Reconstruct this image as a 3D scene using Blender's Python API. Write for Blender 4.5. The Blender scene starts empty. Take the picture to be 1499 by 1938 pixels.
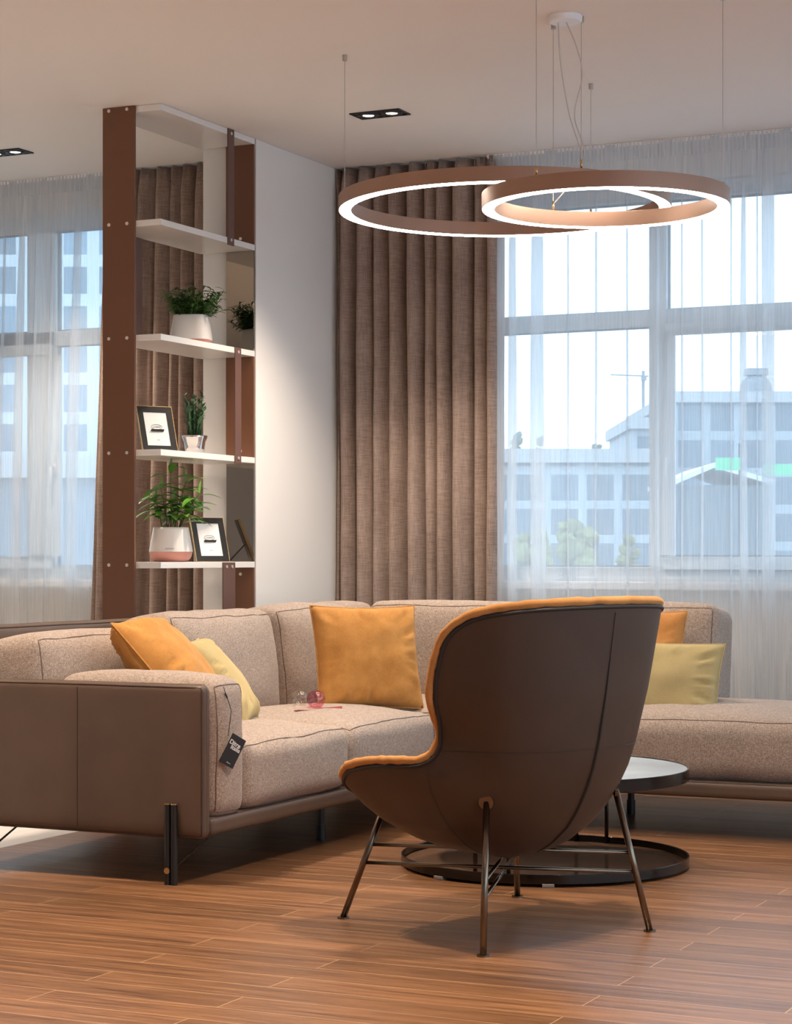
import bpy, bmesh, math, random
from mathutils import Vector, Matrix, noise
R = math.radians
PI = math.pi
S = bpy.context.scene
C = bpy.context.collection

# ------------------------------------------------------------------ camera
cam_d = bpy.data.cameras.new('camera')
cam = bpy.data.objects.new('camera', cam_d)
C.objects.link(cam)
cam.location = (0, 0, 1.08)
cam.rotation_euler = (PI / 2, 0, R(25.258))
cam_d.sensor_fit = 'HORIZONTAL'
cam_d.sensor_width = 36.0
cam_d.lens = 36.0 * 3900 / 1499
cam_d.shift_y = 86 / 1499
cam_d.clip_end = 2000
S.camera = cam

# ------------------------------------------------------------------ world, exposure
w = bpy.data.worlds.new('overcast_sky')
S.world = w
w.use_nodes = True
wn = w.node_tree
bg = wn.nodes['Background']
geo = wn.nodes.new('ShaderNodeNewGeometry')
sep = wn.nodes.new('ShaderNodeSeparateXYZ')
ramp = wn.nodes.new('ShaderNodeValToRGB')
wn.links.new(geo.outputs['Incoming'], sep.inputs[0])
mp = wn.nodes.new('ShaderNodeMapRange')
mp.inputs['From Min'].default_value = 0.15
mp.inputs['From Max'].default_value = -0.6
wn.links.new(sep.outputs['Z'], mp.inputs['Value'])
wn.links.new(mp.outputs['Result'], ramp.inputs['Fac'])
ramp.color_ramp.elements[0].color = (0.60, 0.81, 1.0, 1)
ramp.color_ramp.elements[1].color = (0.60, 0.81, 1.0, 1)
wn.links.new(ramp.outputs['Color'], bg.inputs['Color'])
bg.inputs['Strength'].default_value = 1.6
S.view_settings.view_transform = 'Standard'
S.view_settings.look = 'None'
S.view_settings.gamma = 1
S.view_settings.use_curve_mapping = False
S.view_settings.exposure = 1.0
S.cycles.use_denoising = True
S.cycles.max_bounces = 9
S.cycles.transparent_max_bounces = 24
S.cycles.sample_clamp_indirect = 4
S.cycles.caustics_reflective = False
S.cycles.caustics_refractive = False

WARM = (1.0, 0.82, 0.65)
CEIL = 3.03


def portal(name, cx, y, wz, sx):
    d = bpy.data.lights.new(name, 'AREA')
    d.shape = 'RECTANGLE'
    d.size = sx
    d.size_y = wz
    d.cycles.is_portal = True
    o = bpy.data.objects.new(name, d)
    o.location = (cx, y, 1.91)
    o.rotation_euler = (-PI / 2, 0, 0)
    C.objects.link(o)


portal('daylight_portal', -2.65, 9.66, 1.9, 3.6)
portal('daylight_portal', 1.3, 9.66, 1.9, 3.3)
portal('daylight_portal', -6.8, 9.19, 1.9, 3.2)
pr = bpy.data.objects['daylight_portal'].copy(); pr.data = pr.data.copy()
pr.data.size = 11.0; pr.data.size_y = 2.5
pr.location = (3.38, 3.5, 1.65); pr.rotation_euler = (0, PI / 2, 0)
pr.rotation_euler = (PI / 2, 0, PI / 2)
C.objects.link(pr)


def spot(x, y, power, size=85, blend=0.6, rad=0.05, col=WARM, z=CEIL - 0.03, tilt=(0, 0)):
    d = bpy.data.lights.new('downlight_and_fill_beam', 'SPOT')
    d.energy = power * 1.15
    d.color = col
    d.spot_size = R(size)
    d.spot_blend = blend
    d.shadow_soft_size = rad
    o = bpy.data.objects.new('downlight_and_fill_beam', d)
    o.location = (x, y, z)
    o.rotation_euler = (R(tilt[0]), R(tilt[1]), 0)
    C.objects.link(o)
    return o


# ------------------------------------------------------------------ helpers
def tag(o, label=None, cat=None, group=None, kind=None):
    if label: o['label'] = label
    if cat: o['category'] = cat
    if group: o['group'] = group
    if kind: o['kind'] = kind
    return o


def thing(name, label, cat, loc=(0, 0, 0), rz=0.0, group=None, rot=None):
    o = bpy.data.objects.new(name, None)
    o.empty_display_size = 0.1
    o.location = loc
    o.rotation_euler = rot if rot else (0, 0, rz)
    C.objects.link(o)
    tag(o, label, cat, group)
    return o


def origin_of(o):
    v = Vector((0, 0, 0))
    while o is not None:
        v += o.location
        o = o.parent
    return v


class MB:
    def __init__(self):
        self.v = []
        self.f = []
        self.M = Matrix.Identity(4)

    def add(self, vs, fs):
        b = len(self.v)
        self.v += [self.M @ Vector(p) for p in vs]
        self.f += [tuple(b + i for i in f) for f in fs]
        return self

    def box(self, x0, x1, y0, y1, z0, z1):
        vs = [(x0, y0, z0), (x1, y0, z0), (x1, y1, z0), (x0, y1, z0), (x0, y0, z1), (x1, y0, z1), (x1, y1, z1), (x0, y1, z1)]
        fs = [(0, 3, 2, 1), (4, 5, 6, 7), (0, 1, 5, 4), (1, 2, 6, 5), (2, 3, 7, 6), (3, 0, 4, 7)]
        return self.add(vs, fs)

    def grid(self, pts, cu=False, cv=False, flip=False):
        nu = len(pts); nv = len(pts[0])
        vs = [p for row in pts for p in row]
        fs = []
        for i in range(nu if cu else nu - 1):
            for j in range(nv if cv else nv - 1):
                a = i * nv + j; b = ((i + 1) % nu) * nv + j
                c = ((i + 1) % nu) * nv + (j + 1) % nv; d = i * nv + (j + 1) % nv
                fs.append((a, d, c, b) if flip else (a, b, c, d))
        return self.add(vs, fs)

    def tube(self, path, r, n=8, closed=False, caps=True):
        path = [Vector(p) for p in path]
        m = len(path)
        rr = r if isinstance(r, (list, tuple)) else [r] * m
        rows = []
        up = None
        for i, p in enumerate(path):
            if closed:
                t = path[(i + 1) % m] - path[i - 1]
            else:
                t = path[min(i + 1, m - 1)] - path[max(i - 1, 0)]
            t.normalize()
            if up is None:
                up = Vector((0, 0, 1)) if abs(t.z) < 0.9 else Vector((1, 0, 0))
            a = t.cross(up)
            if a.length < 1e-6:
                a = t.orthogonal()
            a.normalize()
            b = a.cross(t).normalized()
            up = b
            rows.append([p + a * (rr[i] * math.cos(2 * PI * k / n)) + b * (rr[i] * math.sin(2 * PI * k / n)) for k in range(n)])
        base = len(self.v)
        self.grid(rows, cu=closed, cv=True)
        if caps and not closed:
            self.f.append(tuple(base + k for k in range(n)))
            self.f.append(tuple(base + (m - 1) * n + k for k in reversed(range(n))))
        return self

    def lathe(self, prof, c=(0, 0, 0), n=32, sq=1.0):
        # sq > 1 gives rounded square plans
        rows = []
        for (r, z) in prof:
            row = []
            for k in range(n):
                a = 2 * PI * k / n
                if sq != 1.0:
                    e = 2.0 / (2 * sq)
                    ca, sa = math.cos(a), math.sin(a)
                    x = math.copysign(abs(ca) ** e, ca); y = math.copysign(abs(sa) ** e, sa)
                else:
                    x, y = math.cos(a), math.sin(a)
                row.append((c[0] + r * x, c[1] + r * y, c[2] + z))
            rows.append(row)
        return self.grid(rows, cv=True)

    def build(self, name, mat, parent=None, smooth=False, bevel=0.0, segs=2, local=False, sub=0):
        me = bpy.data.meshes.new(name)
        off = Vector((0, 0, 0)) if (local or parent is None) else origin_of(parent)
        me.from_pydata([tuple(p - off) for p in self.v], [], self.f)
        me.materials.append(mat)
        bm = bmesh.new(); bm.from_mesh(me)
        bmesh.ops.remove_doubles(bm, verts=bm.verts, dist=1e-6)
        bmesh.ops.recalc_face_normals(bm, faces=bm.faces)
        bm.to_mesh(me); bm.free()
        if smooth:
            me.polygons.foreach_set('use_smooth', [True] * len(me.polygons))
        o = bpy.data.objects.new(name, me)
        C.objects.link(o)
        if parent is not None:
            o.parent = parent
        if bevel:
            b = o.modifiers.new('b', 'BEVEL'); b.width = bevel; b.segments = segs; b.limit_method = 'ANGLE'; b.angle_limit = R(40)
            me.polygons.foreach_set('use_smooth', [True] * len(me.polygons))
            wn_ = o.modifiers.new('n', 'WEIGHTED_NORMAL'); wn_.keep_sharp = True
        if sub:
            sm = o.modifiers.new('s', 'SUBSURF'); sm.levels = sub; sm.render_levels = sub
        return o


def text_mesh(name, body, size, mat, parent, M, extrude=0.0006, bold=0.0, shear=0.0):
    cu = bpy.data.curves.new('t', 'FONT')
    cu.body = body; cu.size = size; cu.align_x = 'CENTER'; cu.align_y = 'CENTER'
    cu.extrude = extrude; cu.offset = bold; cu.shear = shear
    ob = bpy.data.objects.new('t', cu)
    C.objects.link(ob)
    dg = bpy.context.evaluated_depsgraph_get()
    me = bpy.data.meshes.new_from_object(ob.evaluated_get(dg))
    bpy.data.objects.remove(ob)
    me.transform(M)
    me.materials.clear(); me.materials.append(mat)
    me.name = name
    o = bpy.data.objects.new(name, me); C.objects.link(o); o.parent = parent
    return o


# ------------------------------------------------------------------ materials
class NT:
    def __init__(self, name):
        self.m = bpy.data.materials.new(name)
        self.m.use_nodes = True
        self.t = self.m.node_tree
        self.b = self.t.nodes['Principled BSDF']
        self.out = self.t.nodes['Material Output']

    def n(self, typ, **kw):
        x = self.t.nodes.new(typ)
        for k, v in kw.items():
            if k.startswith('i_'):
                key = k[2:].replace('_', ' ')
                x.inputs[key].default_value = v
            else:
                setattr(x, k, v)
        return x

    def l(self, a, b):
        self.t.links.new(a, b)

    def coord(self, scale=(1, 1, 1), rot=(0, 0, 0), kind='Object'):
        tc = self.n('ShaderNodeTexCoord')
        mpg = self.n('ShaderNodeMapping')
        mpg.inputs['Scale'].default_value = scale
        mpg.inputs['Rotation'].default_value = rot
        self.l(tc.outputs[kind], mpg.inputs['Vector'])
        return mpg.outputs['Vector']

    def noise(self, vec, scale, detail=2, rough=0.5):
        x = self.n('ShaderNodeTexNoise')
        x.inputs['Scale'].default_value = scale
        x.inputs['Detail'].default_value = detail
        x.inputs['Roughness'].default_value = rough
        self.l(vec, x.inputs['Vector'])
        return x.outputs['Fac']

    def ramp(self, fac, stops):
        x = self.n('ShaderNodeValToRGB')
        cr = x.color_ramp
        while len(cr.elements) < len(stops):
            cr.elements.new(0.5)
        for e, (p, c) in zip(cr.elements, stops):
            e.position = p; e.color = (*c, 1) if len(c) == 3 else c
        self.l(fac, x.inputs['Fac'])
        return x.outputs['Color']

    def mix(self, fac, a, b, mode='MIX'):
        x = self.n('ShaderNodeMix', data_type='RGBA', blend_type=mode)
        for sock, val in ((x.inputs[0], fac), (x.inputs[6], a), (x.inputs[7], b)):
            if isinstance(val, bpy.types.NodeSocket):
                self.l(val, sock)
            elif isinstance(val, (int, float)):
                sock.default_value = val
            else:
                sock.default_value = (*val, 1)
        return x.outputs[2]

    def bump(self, h, strength, dist=0.002):
        x = self.n('ShaderNodeBump')
        x.inputs['Strength'].default_value = strength
        x.inputs['Distance'].default_value = dist
        self.l(h, x.inputs['Height'])
        self.l(x.outputs['Normal'], self.b.inputs['Normal'])

    def set(self, **kw):
        names = dict(color='Base Color', rough='Roughness', metal='Metallic', spec='Specular IOR Level', sheen='Sheen Weight',
                     coat='Coat Weight', trans='Transmission Weight', ior='IOR')
        for k, v in kw.items():
            s = self.b.inputs[names[k]]
            if isinstance(v, bpy.types.NodeSocket):
                self.l(v, s)
            elif k == 'color':
                s.default_value = (*v, 1)
            else:
                s.default_value = v
        return self


def plain(name, color, rough=0.5, metal=0.0, spec=0.5, bump=0.0, bscale=300, var=0.0):
    t = NT(name).set(color=color, rough=rough, metal=metal, spec=spec)
    v = t.coord()
    if var:
        f = t.noise(v, 3.0, 3)
        t.set(color=t.ramp(f, [(0.3, tuple(c * (1 - var) for c in color)), (0.7, tuple(min(1, c * (1 + var)) for c in color))]))
    if bump:
        t.bump(t.noise(v, bscale, 2), bump, 0.001)
    return t.m


def make_tweed():
    t = NT('beige_tweed')
    v = t.coord()
    f1 = t.noise(v, 230, 3, 0.75)
    vx = t.coord(scale=(1, 1, 0.18)); f2 = t.noise(vx, 330, 1)
    vz = t.coord(scale=(0.18, 0.18, 1)); f3 = t.noise(vz, 330, 1)
    col = t.ramp(f1, [(0.34, (0.12, 0.085, 0.066)), (0.5, (0.36, 0.285, 0.24)), (0.66, (0.72, 0.61, 0.53))])
    col2 = t.ramp(f2, [(0.38, (0.26, 0.195, 0.15)), (0.62, (0.50, 0.40, 0.33))])
    col3 = t.ramp(f3, [(0.38, (0.26, 0.195, 0.15)), (0.62, (0.50, 0.40, 0.33))])
    c = t.mix(0.5, col2, col3)
    c = t.mix(0.5, c, col)
    t.set(color=c, rough=0.95, spec=0.15, sheen=0.15)
    t.bump(f1, 0.5, 0.002)
    return t.m


def make_leather(name, col, rough=0.42):
    t = NT(name)
    v = t.coord()
    f = t.noise(v, 6, 3)
    t.set(color=t.ramp(f, [(0.3, tuple(c * 0.9 for c in col)), (0.7, tuple(c * 1.1 for c in col))]), rough=rough, spec=0.4)
    vo = t.n('ShaderNodeTexVoronoi'); vo.inputs['Scale'].default_value = 420
    t.l(v, vo.inputs['Vector'])
    t.bump(vo.outputs['Distance'], 0.12, 0.001)
    return t.m


def make_velvet(name, lo, hi, sc=9):
    t = NT(name)
    v = t.coord()
    f = t.noise(v, sc, 4, 0.6)
    g = t.noise(v, 380, 2)
    c = t.ramp(f, [(0.3, lo), (0.68, hi)])
    c = t.mix(0.25, c, t.ramp(g, [(0.35, tuple(x * 0.7 for x in lo)), (0.65, hi)]))
    t.set(color=c, rough=0.9, spec=0.15, sheen=0.3)
    t.b.inputs['Sheen Tint'].default_value = (1.0, 0.75, 0.45, 1)
    t.bump(f, 0.25, 0.006)
    return t.m


def make_drape():
    t = NT('taupe_slub_linen')
    v = t.coord()
    big = t.noise(t.coord(scale=(1, 1, 0.55)), 7, 3, 0.6)
    h = t.noise(t.coord(scale=(0.06, 0.06, 1)), 260, 2, 0.6)
    vv = t.noise(t.coord(scale=(1, 1, 0.05)), 300, 2, 0.6)
    c = t.ramp(big, [(0.3, (0.20, 0.138, 0.112)), (0.7, (0.44, 0.335, 0.285))])
    c2 = t.ramp(h, [(0.36, (0.12, 0.08, 0.065)), (0.6, (0.43, 0.32, 0.265))])
    c3 = t.ramp(vv, [(0.36, (0.15, 0.10, 0.08)), (0.62, (0.41, 0.31, 0.255))])
    c = t.mix(0.4, c, c2)
    c = t.mix(0.3, c, c3)
    t.set(color=c, rough=0.85, spec=0.2, sheen=0.2)
    t.bump(h, 0.3, 0.002)
    return t.m


def make_sheer():
    t = NT('white_voile')
    tr = t.n('ShaderNodeBsdfTransparent')
    tl = t.n('ShaderNodeBsdfTranslucent')
    df = t.n('ShaderNodeBsdfDiffuse')
    v = t.noise(t.coord(scale=(1, 1, 0.03)), 160, 2)
    col = t.ramp(v, [(0.3, (0.80, 0.83, 0.86)), (0.7, (0.93, 0.94, 0.95))])
    t.l(col, tl.inputs['Color']); t.l(col, df.inputs['Color'])
    m1 = t.n('ShaderNodeMixShader'); m1.inputs[0].default_value = 0.68
    t.l(df.outputs[0], m1.inputs[1]); t.l(tl.outputs[0], m1.inputs[2])
    m2 = t.n('ShaderNodeMixShader')
    op = t.n('ShaderNodeMapRange'); op.inputs['To Min'].default_value = 0.47; op.inputs['To Max'].default_value = 0.51
    t.l(v, op.inputs['Value'])
    t.l(op.outputs['Result'], m2.inputs[0])
    t.l(tr.outputs[0], m2.inputs[1]); t.l(m1.outputs[0], m2.inputs[2])
    t.l(m2.outputs[0], t.out.inputs['Surface'])
    return t.m


def make_glass(name, tint=(1, 1, 1), refl=0.06):
    t = NT(name)
    tr = t.n('ShaderNodeBsdfTransparent'); tr.inputs['Color'].default_value = (*tint, 1)
    gl = t.n('ShaderNodeBsdfGlossy'); gl.inputs['Roughness'].default_value = 0.02
    m = t.n('ShaderNodeMixShader'); m.inputs[0].default_value = refl
    t.l(tr.outputs[0], m.inputs[1]); t.l(gl.outputs[0], m.inputs[2])
    t.l(m.outputs[0], t.out.inputs['Surface'])
    return t.m


def make_wood_floor():
    t = NT('walnut_laminate_planks')
    v = t.coord()
    br = t.n('ShaderNodeTexBrick')
    br.offset = 0.37; br.offset_frequency = 2
    br.inputs['Scale'].default_value = 1.0
    br.inputs['Brick Width'].default_value = 1.25
    br.inputs['Row Height'].default_value = 0.13
    br.inputs['Mortar Size'].default_value = 0.0017
    br.inputs['Mortar Smooth'].default_value = 0.3
    br.inputs['Bias'].default_value = 0.0
    br.inputs['Color1'].default_value = (0.0, 0.0, 0.0, 1)
    br.inputs['Color2'].default_value = (1.0, 1.0, 1.0, 1)
    br.inputs['Mortar'].default_value = (0.5, 0.5, 0.5, 1)
    t.l(v, br.inputs['Vector'])
    # shift the grain of every plank by its own tone
    sx = t.n('ShaderNodeVectorMath', operation='MULTIPLY_ADD')
    t.l(br.outputs['Color'], sx.inputs[0]); sx.inputs[1].default_value = (7, 3, 5)
    t.l(v, sx.inputs[2])
    st = t.n('ShaderNodeMapping'); st.inputs['Scale'].default_value = (0.9, 16, 1)
    t.l(sx.outputs[0], st.inputs['Vector'])
    g1 = t.noise(st.outputs[0], 2.4, 8, 0.7)
    st2 = t.n('ShaderNodeMapping'); st2.inputs['Scale'].default_value = (2.5, 70, 1)
    t.l(sx.outputs[0], st2.inputs['Vector'])
    g2 = t.noise(st2.outputs[0], 2.0, 3, 0.6)
    c = t.ramp(g1, [(0.33, (0.055, 0.022, 0.011)), (0.44, (0.145, 0.066, 0.030)), (0.54, (0.225, 0.106, 0.046)), (0.70, (0.33, 0.165, 0.075))])
    c = t.mix(0.30, c, t.ramp(g2, [(0.35, (0.075, 0.032, 0.015)), (0.65, (0.29, 0.14, 0.062))]))
    tone = t.ramp(br.outputs['Color'], [(0.0, (0.80, 0.78, 0.76)), (1.0, (1.18, 1.16, 1.14))])
    c = t.mix(1.0, c, tone, 'MULTIPLY')
    c = t.mix(br.outputs['Fac'], c, (0.50, 0.30, 0.16))  # joints painted pale in place of highlights on the plank bevels
    t.set(color=c, rough=0.34, spec=0.5)
    rg = t.ramp(g2, [(0.3, (0.28, 0.28, 0.28)), (0.7, (0.38, 0.38, 0.38))])
    t.l(rg, t.b.inputs['Roughness'])
    t.bump(g2, 0.04, 0.001)
    return t.m


def make_tiles():
    t = NT('pale_floor_tiles')
    v = t.coord()
    br = t.n('ShaderNodeTexBrick'); br.offset = 0.0
    br.inputs['Scale'].default_value = 1.0
    br.inputs['Brick Width'].default_value = 0.6; br.inputs['Row Height'].default_value = 0.6
    br.inputs['Mortar Size'].default_value = 0.0015
    br.inputs['Color1'].default_value = (0.62, 0.59, 0.56, 1); br.inputs['Color2'].default_value = (0.66, 0.63, 0.60, 1)
    br.inputs['Mortar'].default_value = (0.4, 0.38, 0.36, 1)
    t.l(v, br.inputs['Vector'])
    t.set(color=br.outputs['Color'], rough=0.3)
    return t.m


def make_paint(name, col, rough=0.7):
    t = NT(name)
    v = t.coord()
    f = t.noise(v, 1.3, 3)
    t.set(color=t.ramp(f, [(0.3, tuple(c * 0.985 for c in col)), (0.7, col)]), rough=rough, spec=0.25)
    t.bump(t.noise(v, 220, 3), 0.04, 0.001)
    return t.m


def emit(name, col, st):
    t = NT(name)
    e = t.n('ShaderNodeEmission')
    e.inputs['Color'].default_value = (*col, 1); e.inputs['Strength'].default_value = st
    t.l(e.outputs[0], t.out.inputs['Surface'])
    return t.m


def make_facade(name, wall, pane, bx, bz, mort):
    # window grid of one far facade, drawn by a brick pattern on the facade plane (x, z)
    t = NT(name)
    v = t.coord(rot=(R(90), 0, 0))
    br = t.n('ShaderNodeTexBrick'); br.offset = 0.0
    br.inputs['Scale'].default_value = 1.0
    br.inputs['Brick Width'].default_value = bx; br.inputs['Row Height'].default_value = bz
    br.inputs['Mortar Size'].default_value = mort
    br.inputs['Color1'].default_value = (*pane, 1); br.inputs['Color2'].default_value = (*[c * 1.5 for c in pane], 1)
    br.inputs['Mortar'].default_value = (*wall, 1)
    t.l(v, br.inputs['Vector'])
    t.set(color=br.outputs['Color'], rough=0.6)
    return t.m


TWEED = make_tweed()
SEAM = plain('seam_thread', (0.17, 0.125, 0.10), 0.9)
LEATHER = make_leather('brown_leather', (0.120, 0.078, 0.056), 0.42)
LEATHER2 = make_leather('chair_leather', (0.066, 0.035, 0.020), 0.5)
LSEAM = plain('leather_seam', (0.055, 0.03, 0.02), 0.6)
DARK_GAP_ZIP = plain('dark_gap_and_zipper', (0.02, 0.014, 0.011), 0.6)
VELVET = make_velvet('mustard_velvet', (0.43, 0.185, 0.042), (0.65, 0.315, 0.090))
VELVET2 = make_velvet('chair_velvet', (0.46, 0.19, 0.05), (0.66, 0.31, 0.10))
LINEN = make_velvet('sage_yellow_linen', (0.43, 0.335, 0.15), (0.53, 0.43, 0.215), 4)
DRAPE = make_drape()
SHEER = make_sheer()
PANE = make_glass('window_glass')
FLOOR = make_wood_floor()
TILE = make_tiles()
WALLM = make_paint('warm_white_wall', (0.78, 0.76, 0.735))
CEILM = make_paint('white_ceiling', (0.84, 0.81, 0.785))
UPVC = plain('white_upvc', (0.66, 0.74, 0.80), 0.35)
SILL = plain('white_sill', (0.82, 0.84, 0.86), 0.3)
RUST = plain('brown_lacquer', (0.160, 0.066, 0.033), 0.5, bump=0.05)
RUST2 = plain('mauve_brown_lacquer', (0.135, 0.070, 0.055), 0.5)
BOARD = plain('white_board', (0.80, 0.78, 0.75), 0.25)
SCREW = plain('steel_screw', (0.85, 0.78, 0.70), 0.3, 0.6)
MIRROR = plain('bronze_mirror', (0.42, 0.36, 0.30), 0.02, 1.0)
BRONZE = plain('bronze_tube', (0.20, 0.155, 0.115), 0.22, 1.0)
BLACKM = plain('black_chrome', (0.035, 0.03, 0.027), 0.16, 0.9)
BLACK = plain('black_paint', (0.012, 0.011, 0.010), 0.35)
BLACKF = plain('black_frame_lacquer', (0.008, 0.008, 0.009), 0.3, 0.0, 0.25)
BRASS = plain('brushed_brass', (0.62, 0.42, 0.20), 0.28, 1.0)
STEEL = plain('nickel', (0.55, 0.52, 0.48), 0.3, 1.0)
RING = plain('copper_satin', (0.37, 0.225, 0.160), 0.42, 0.35)
LED = emit('led_diffuser', (1.0, 0.88, 0.74), 18.0)
BULB = emit('downlight_bulb', (1.0, 0.90, 0.75), 4.0)
CORD = plain('clear_cord', (0.62, 0.58, 0.54), 0.4)
CANW = plain('white_canopy', (0.85, 0.86, 0.88), 0.3)
POTW = plain('white_pot', (0.82, 0.77, 0.72), 0.28)
POTP = plain('dusty_pink_pot', (0.56, 0.25, 0.20), 0.5)
SOIL = plain('soil', (0.03, 0.018, 0.012), 0.95)
CHROME = plain('chrome', (0.9, 0.9, 0.92), 0.04, 1.0)
LEAF = plain('dark_leaf', (0.060, 0.165, 0.025), 0.45, var=0.5)
LEAF2 = plain('bright_leaf', (0.12, 0.32, 0.035), 0.38, var=0.55)
LEAF3 = plain('blue_green_leaf', (0.040, 0.105, 0.040), 0.5, var=0.4)
STEM = plain('stem', (0.10, 0.13, 0.03), 0.6)
PAPER = plain('white_insert', (0.76, 0.76, 0.75), 0.4)
INK = plain('grey_ink', (0.14, 0.14, 0.14), 0.6)
WHITEINK = plain('white_ink', (0.85, 0.85, 0.85), 0.6)
RADM = plain('white_enamel', (0.80, 0.79, 0.77), 0.35)
TABLETOP = plain('sky_tinted_stone_glass', (0.30, 0.36, 0.42), 0.35, 0.0, 0.4, var=0.25)  # bluish base colour stands in for sky light on the top
BASEPLATE = plain('smoked_base_glass', (0.20, 0.115, 0.07), 0.12, 0.0, 0.6)
PINKG = make_glass('pink_glass', (0.95, 0.58, 0.66), 0.13)
CLEARG = make_glass('clear_glass', (0.95, 0.94, 0.92), 0.16)


# ------------------------------------------------------------------ structure
def struct(mb, name, mat, **kw):
    o = mb.build(name, mat, **kw)
    o['kind'] = 'structure'
    return o


XL, XR, YB = -9.5, 3.2, -3.0
struct(MB().box(-4.60, XR, YB, 9.7, -0.12, 0.0), 'floor', FLOOR)
struct(MB().box(XL, -4.60, YB, 9.7, -0.12, 0.0), 'floor', TILE)
struct(MB().box(XL - .2, XR + .2, YB - .2, 9.75, CEIL, CEIL + 0.15), 'ceiling', CEILM)
struct(MB().box(XL - .2, XL, YB - .2, 9.2, -0.12, CEIL), 'wall_left', WALLM)
struct(MB().box(XR, XR + .2, YB - .2, 9.75, -0.12, 0.4).box(XR, XR + .2, YB - .2, 9.75, 2.9, CEIL).box(XR, XR + .2, YB - .2, -2.0, 0.4, 2.9)
       .box(XR, XR + .2, 9.0, 9.75, 0.4, 2.9), 'wall_right', WALLM)
wf = MB()
for k in range(7):
    yy = -2.0 + 11.0 * k / 6
    wf.box(XR + .06, XR + .13, yy - .04, yy + .04, 0.4, 2.9)
wf.box(XR + .06, XR + .13, -2.0, 9.0, 0.4, 0.47).box(XR + .06, XR + .13, -2.0, 9.0, 2.83, 2.9)
w4 = struct(wf, 'added_window_4', UPVC)  # unseen glazing added along the right wall to let in more daylight
MB().box(XR + .09, XR + .096, -2.0, 9.0, 0.47, 2.83).build('glass_pane', PANE, w4)
struct(MB().box(XL - .2, XR + .2, YB - .2, YB, -0.12, CEIL), 'wall_back', WALLM)
struct(MB().box(-4.973, -4.686, 8.405, 9.7, -0.12, CEIL), 'wall_middle', WALLM, bevel=0.003)
# window wall, right bay (inner face y 9.40) and left bay (inner face y 8.93)
struct(MB().box(-4.686, XR, 9.40, 9.66, -0.12, 0.925).box(-4.686, XR, 9.40, 9.66, 2.875, CEIL)
       .box(-4.686, -4.45, 9.40, 9.66, 0.925, 2.875).box(-0.85, -0.35, 9.40, 9.66, 0.925, 2.875).box(2.95, XR, 9.40, 9.66, 0.925, 2.875), 'wall_front', WALLM)
struct(MB().box(XL, -4.973, 8.93, 9.19, -0.12, 0.925).box(XL, -4.973, 8.93, 9.19, 2.875, CEIL)
       .box(-5.2, -4.973, 8.93, 9.19, 0.925, 2.875).box(XL, -8.4, 8.93, 9.19, 0.925, 2.875), 'wall_front', WALLM)


def window(name, x0, x1, yf, mullions, sashes):
    """outer frame x0..x1, z .95..2.875; mullions (a,b) solid posts; sashes = (xa,xb) opening lower sashes"""
    z0, z1 = 0.95, 2.875
    d0, d1 = yf, yf + 0.07
    m = MB()
    m.box(x0, x1, d0, d1, z0, 1.034).box(x0, x1, d0, d1, 2.79, z1)
    m.box(x0, x0 + .07, d0, d1, 1.034, 2.79).box(x1 - .07, x1, d0, d1, 1.034, 2.79)
    for a, b in mullions:
        m.box(a, b, d0, d1, 1.034, 2.79)
    xs = [x0 + .07] + [v for p in mullions for v in p] + [x1 - .07]
    bays = [(xs[i], xs[i + 1]) for i in range(0, len(xs), 2)]
    for a, b in bays:
        m.box(a, b, d0, d1, 2.19, 2.267)
    fr = struct(m, name, UPVC, bevel=0.006)
    for i in sashes:
        a, b = bays[i]
        s = MB()
        za, zb = 1.022, 2.20
        aa, bb = a - .012, b + .012
        s.box(aa, bb, d0 - .022, d0 - .0005, za, 1.085).box(aa, bb, d0 - .022, d0 - .0005, 2.14, zb)
        s.box(aa, a + .048, d0 - .022, d0 - .0005, 1.085, 2.14).box(b - .048, bb, d0 - .022, d0 - .0005, 1.085, 2.14)
        so = s.build('window_sash', UPVC, fr, bevel=0.005)
        h = MB().box(a + .0, a + .026, d0 - .034, d0 - .022, 1.50, 1.57).tube([(a + .013, d0 - .034, 1.55), (a + .013, d0 - .06, 1.55), (a + .013, d0 - .06, 1.43)], 0.008)
        h.build('window_handle', SILL, so, smooth=True)
    # gaskets + glass
    g = MB()
    gk = MB()
    for a, b in bays:
        for za, zb in ((1.034, 2.19), (2.267, 2.79)):
            g.box(a, b, yf + .034, yf + .040, za, zb)
            t = .007
            gk.box(a, b, yf + .028, yf + .046, za, za + t).box(a, b, yf + .028, yf + .046, zb - t, zb)
            gk.box(a, a + t, yf + .028, yf + .046, za, zb).box(b - t, b, yf + .028, yf + .046, za, zb)
    g.build('glass_pane', PANE, fr)
    gk.build('gasket', plain('rubber_gasket', (0.10, 0.13, 0.16), 0.7), fr)


window('window_1', -4.45, -0.85, 9.47, [(-3.126, -3.037), (-1.98, -1.89)], [1])
window('added_window_3', -0.35, 2.95, 9.47, [(1.26, 1.34)], [0])  # out of view, added for extra daylight
window('window_2', -8.4, -5.2, 9.0, [(-6.40, -6.22), (-7.50, -7.41)], [1])
struct(MB().box(-4.50, -0.80, 9.33, 9.47, 0.925, 0.965), 'trim_1', SILL, bevel=0.006)
struct(MB().box(-8.45, -5.15, 8.86, 9.0, 0.925, 0.965), 'trim_2', SILL, bevel=0.006)
struct(MB().box(-4.686, XR, 9.385, 9.40, 0, 0.09), 'baseboard_front', SILL)
struct(MB().box(XL, -4.973, 8.915, 8.93, 0, 0.09), 'baseboard_front', SILL)


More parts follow.
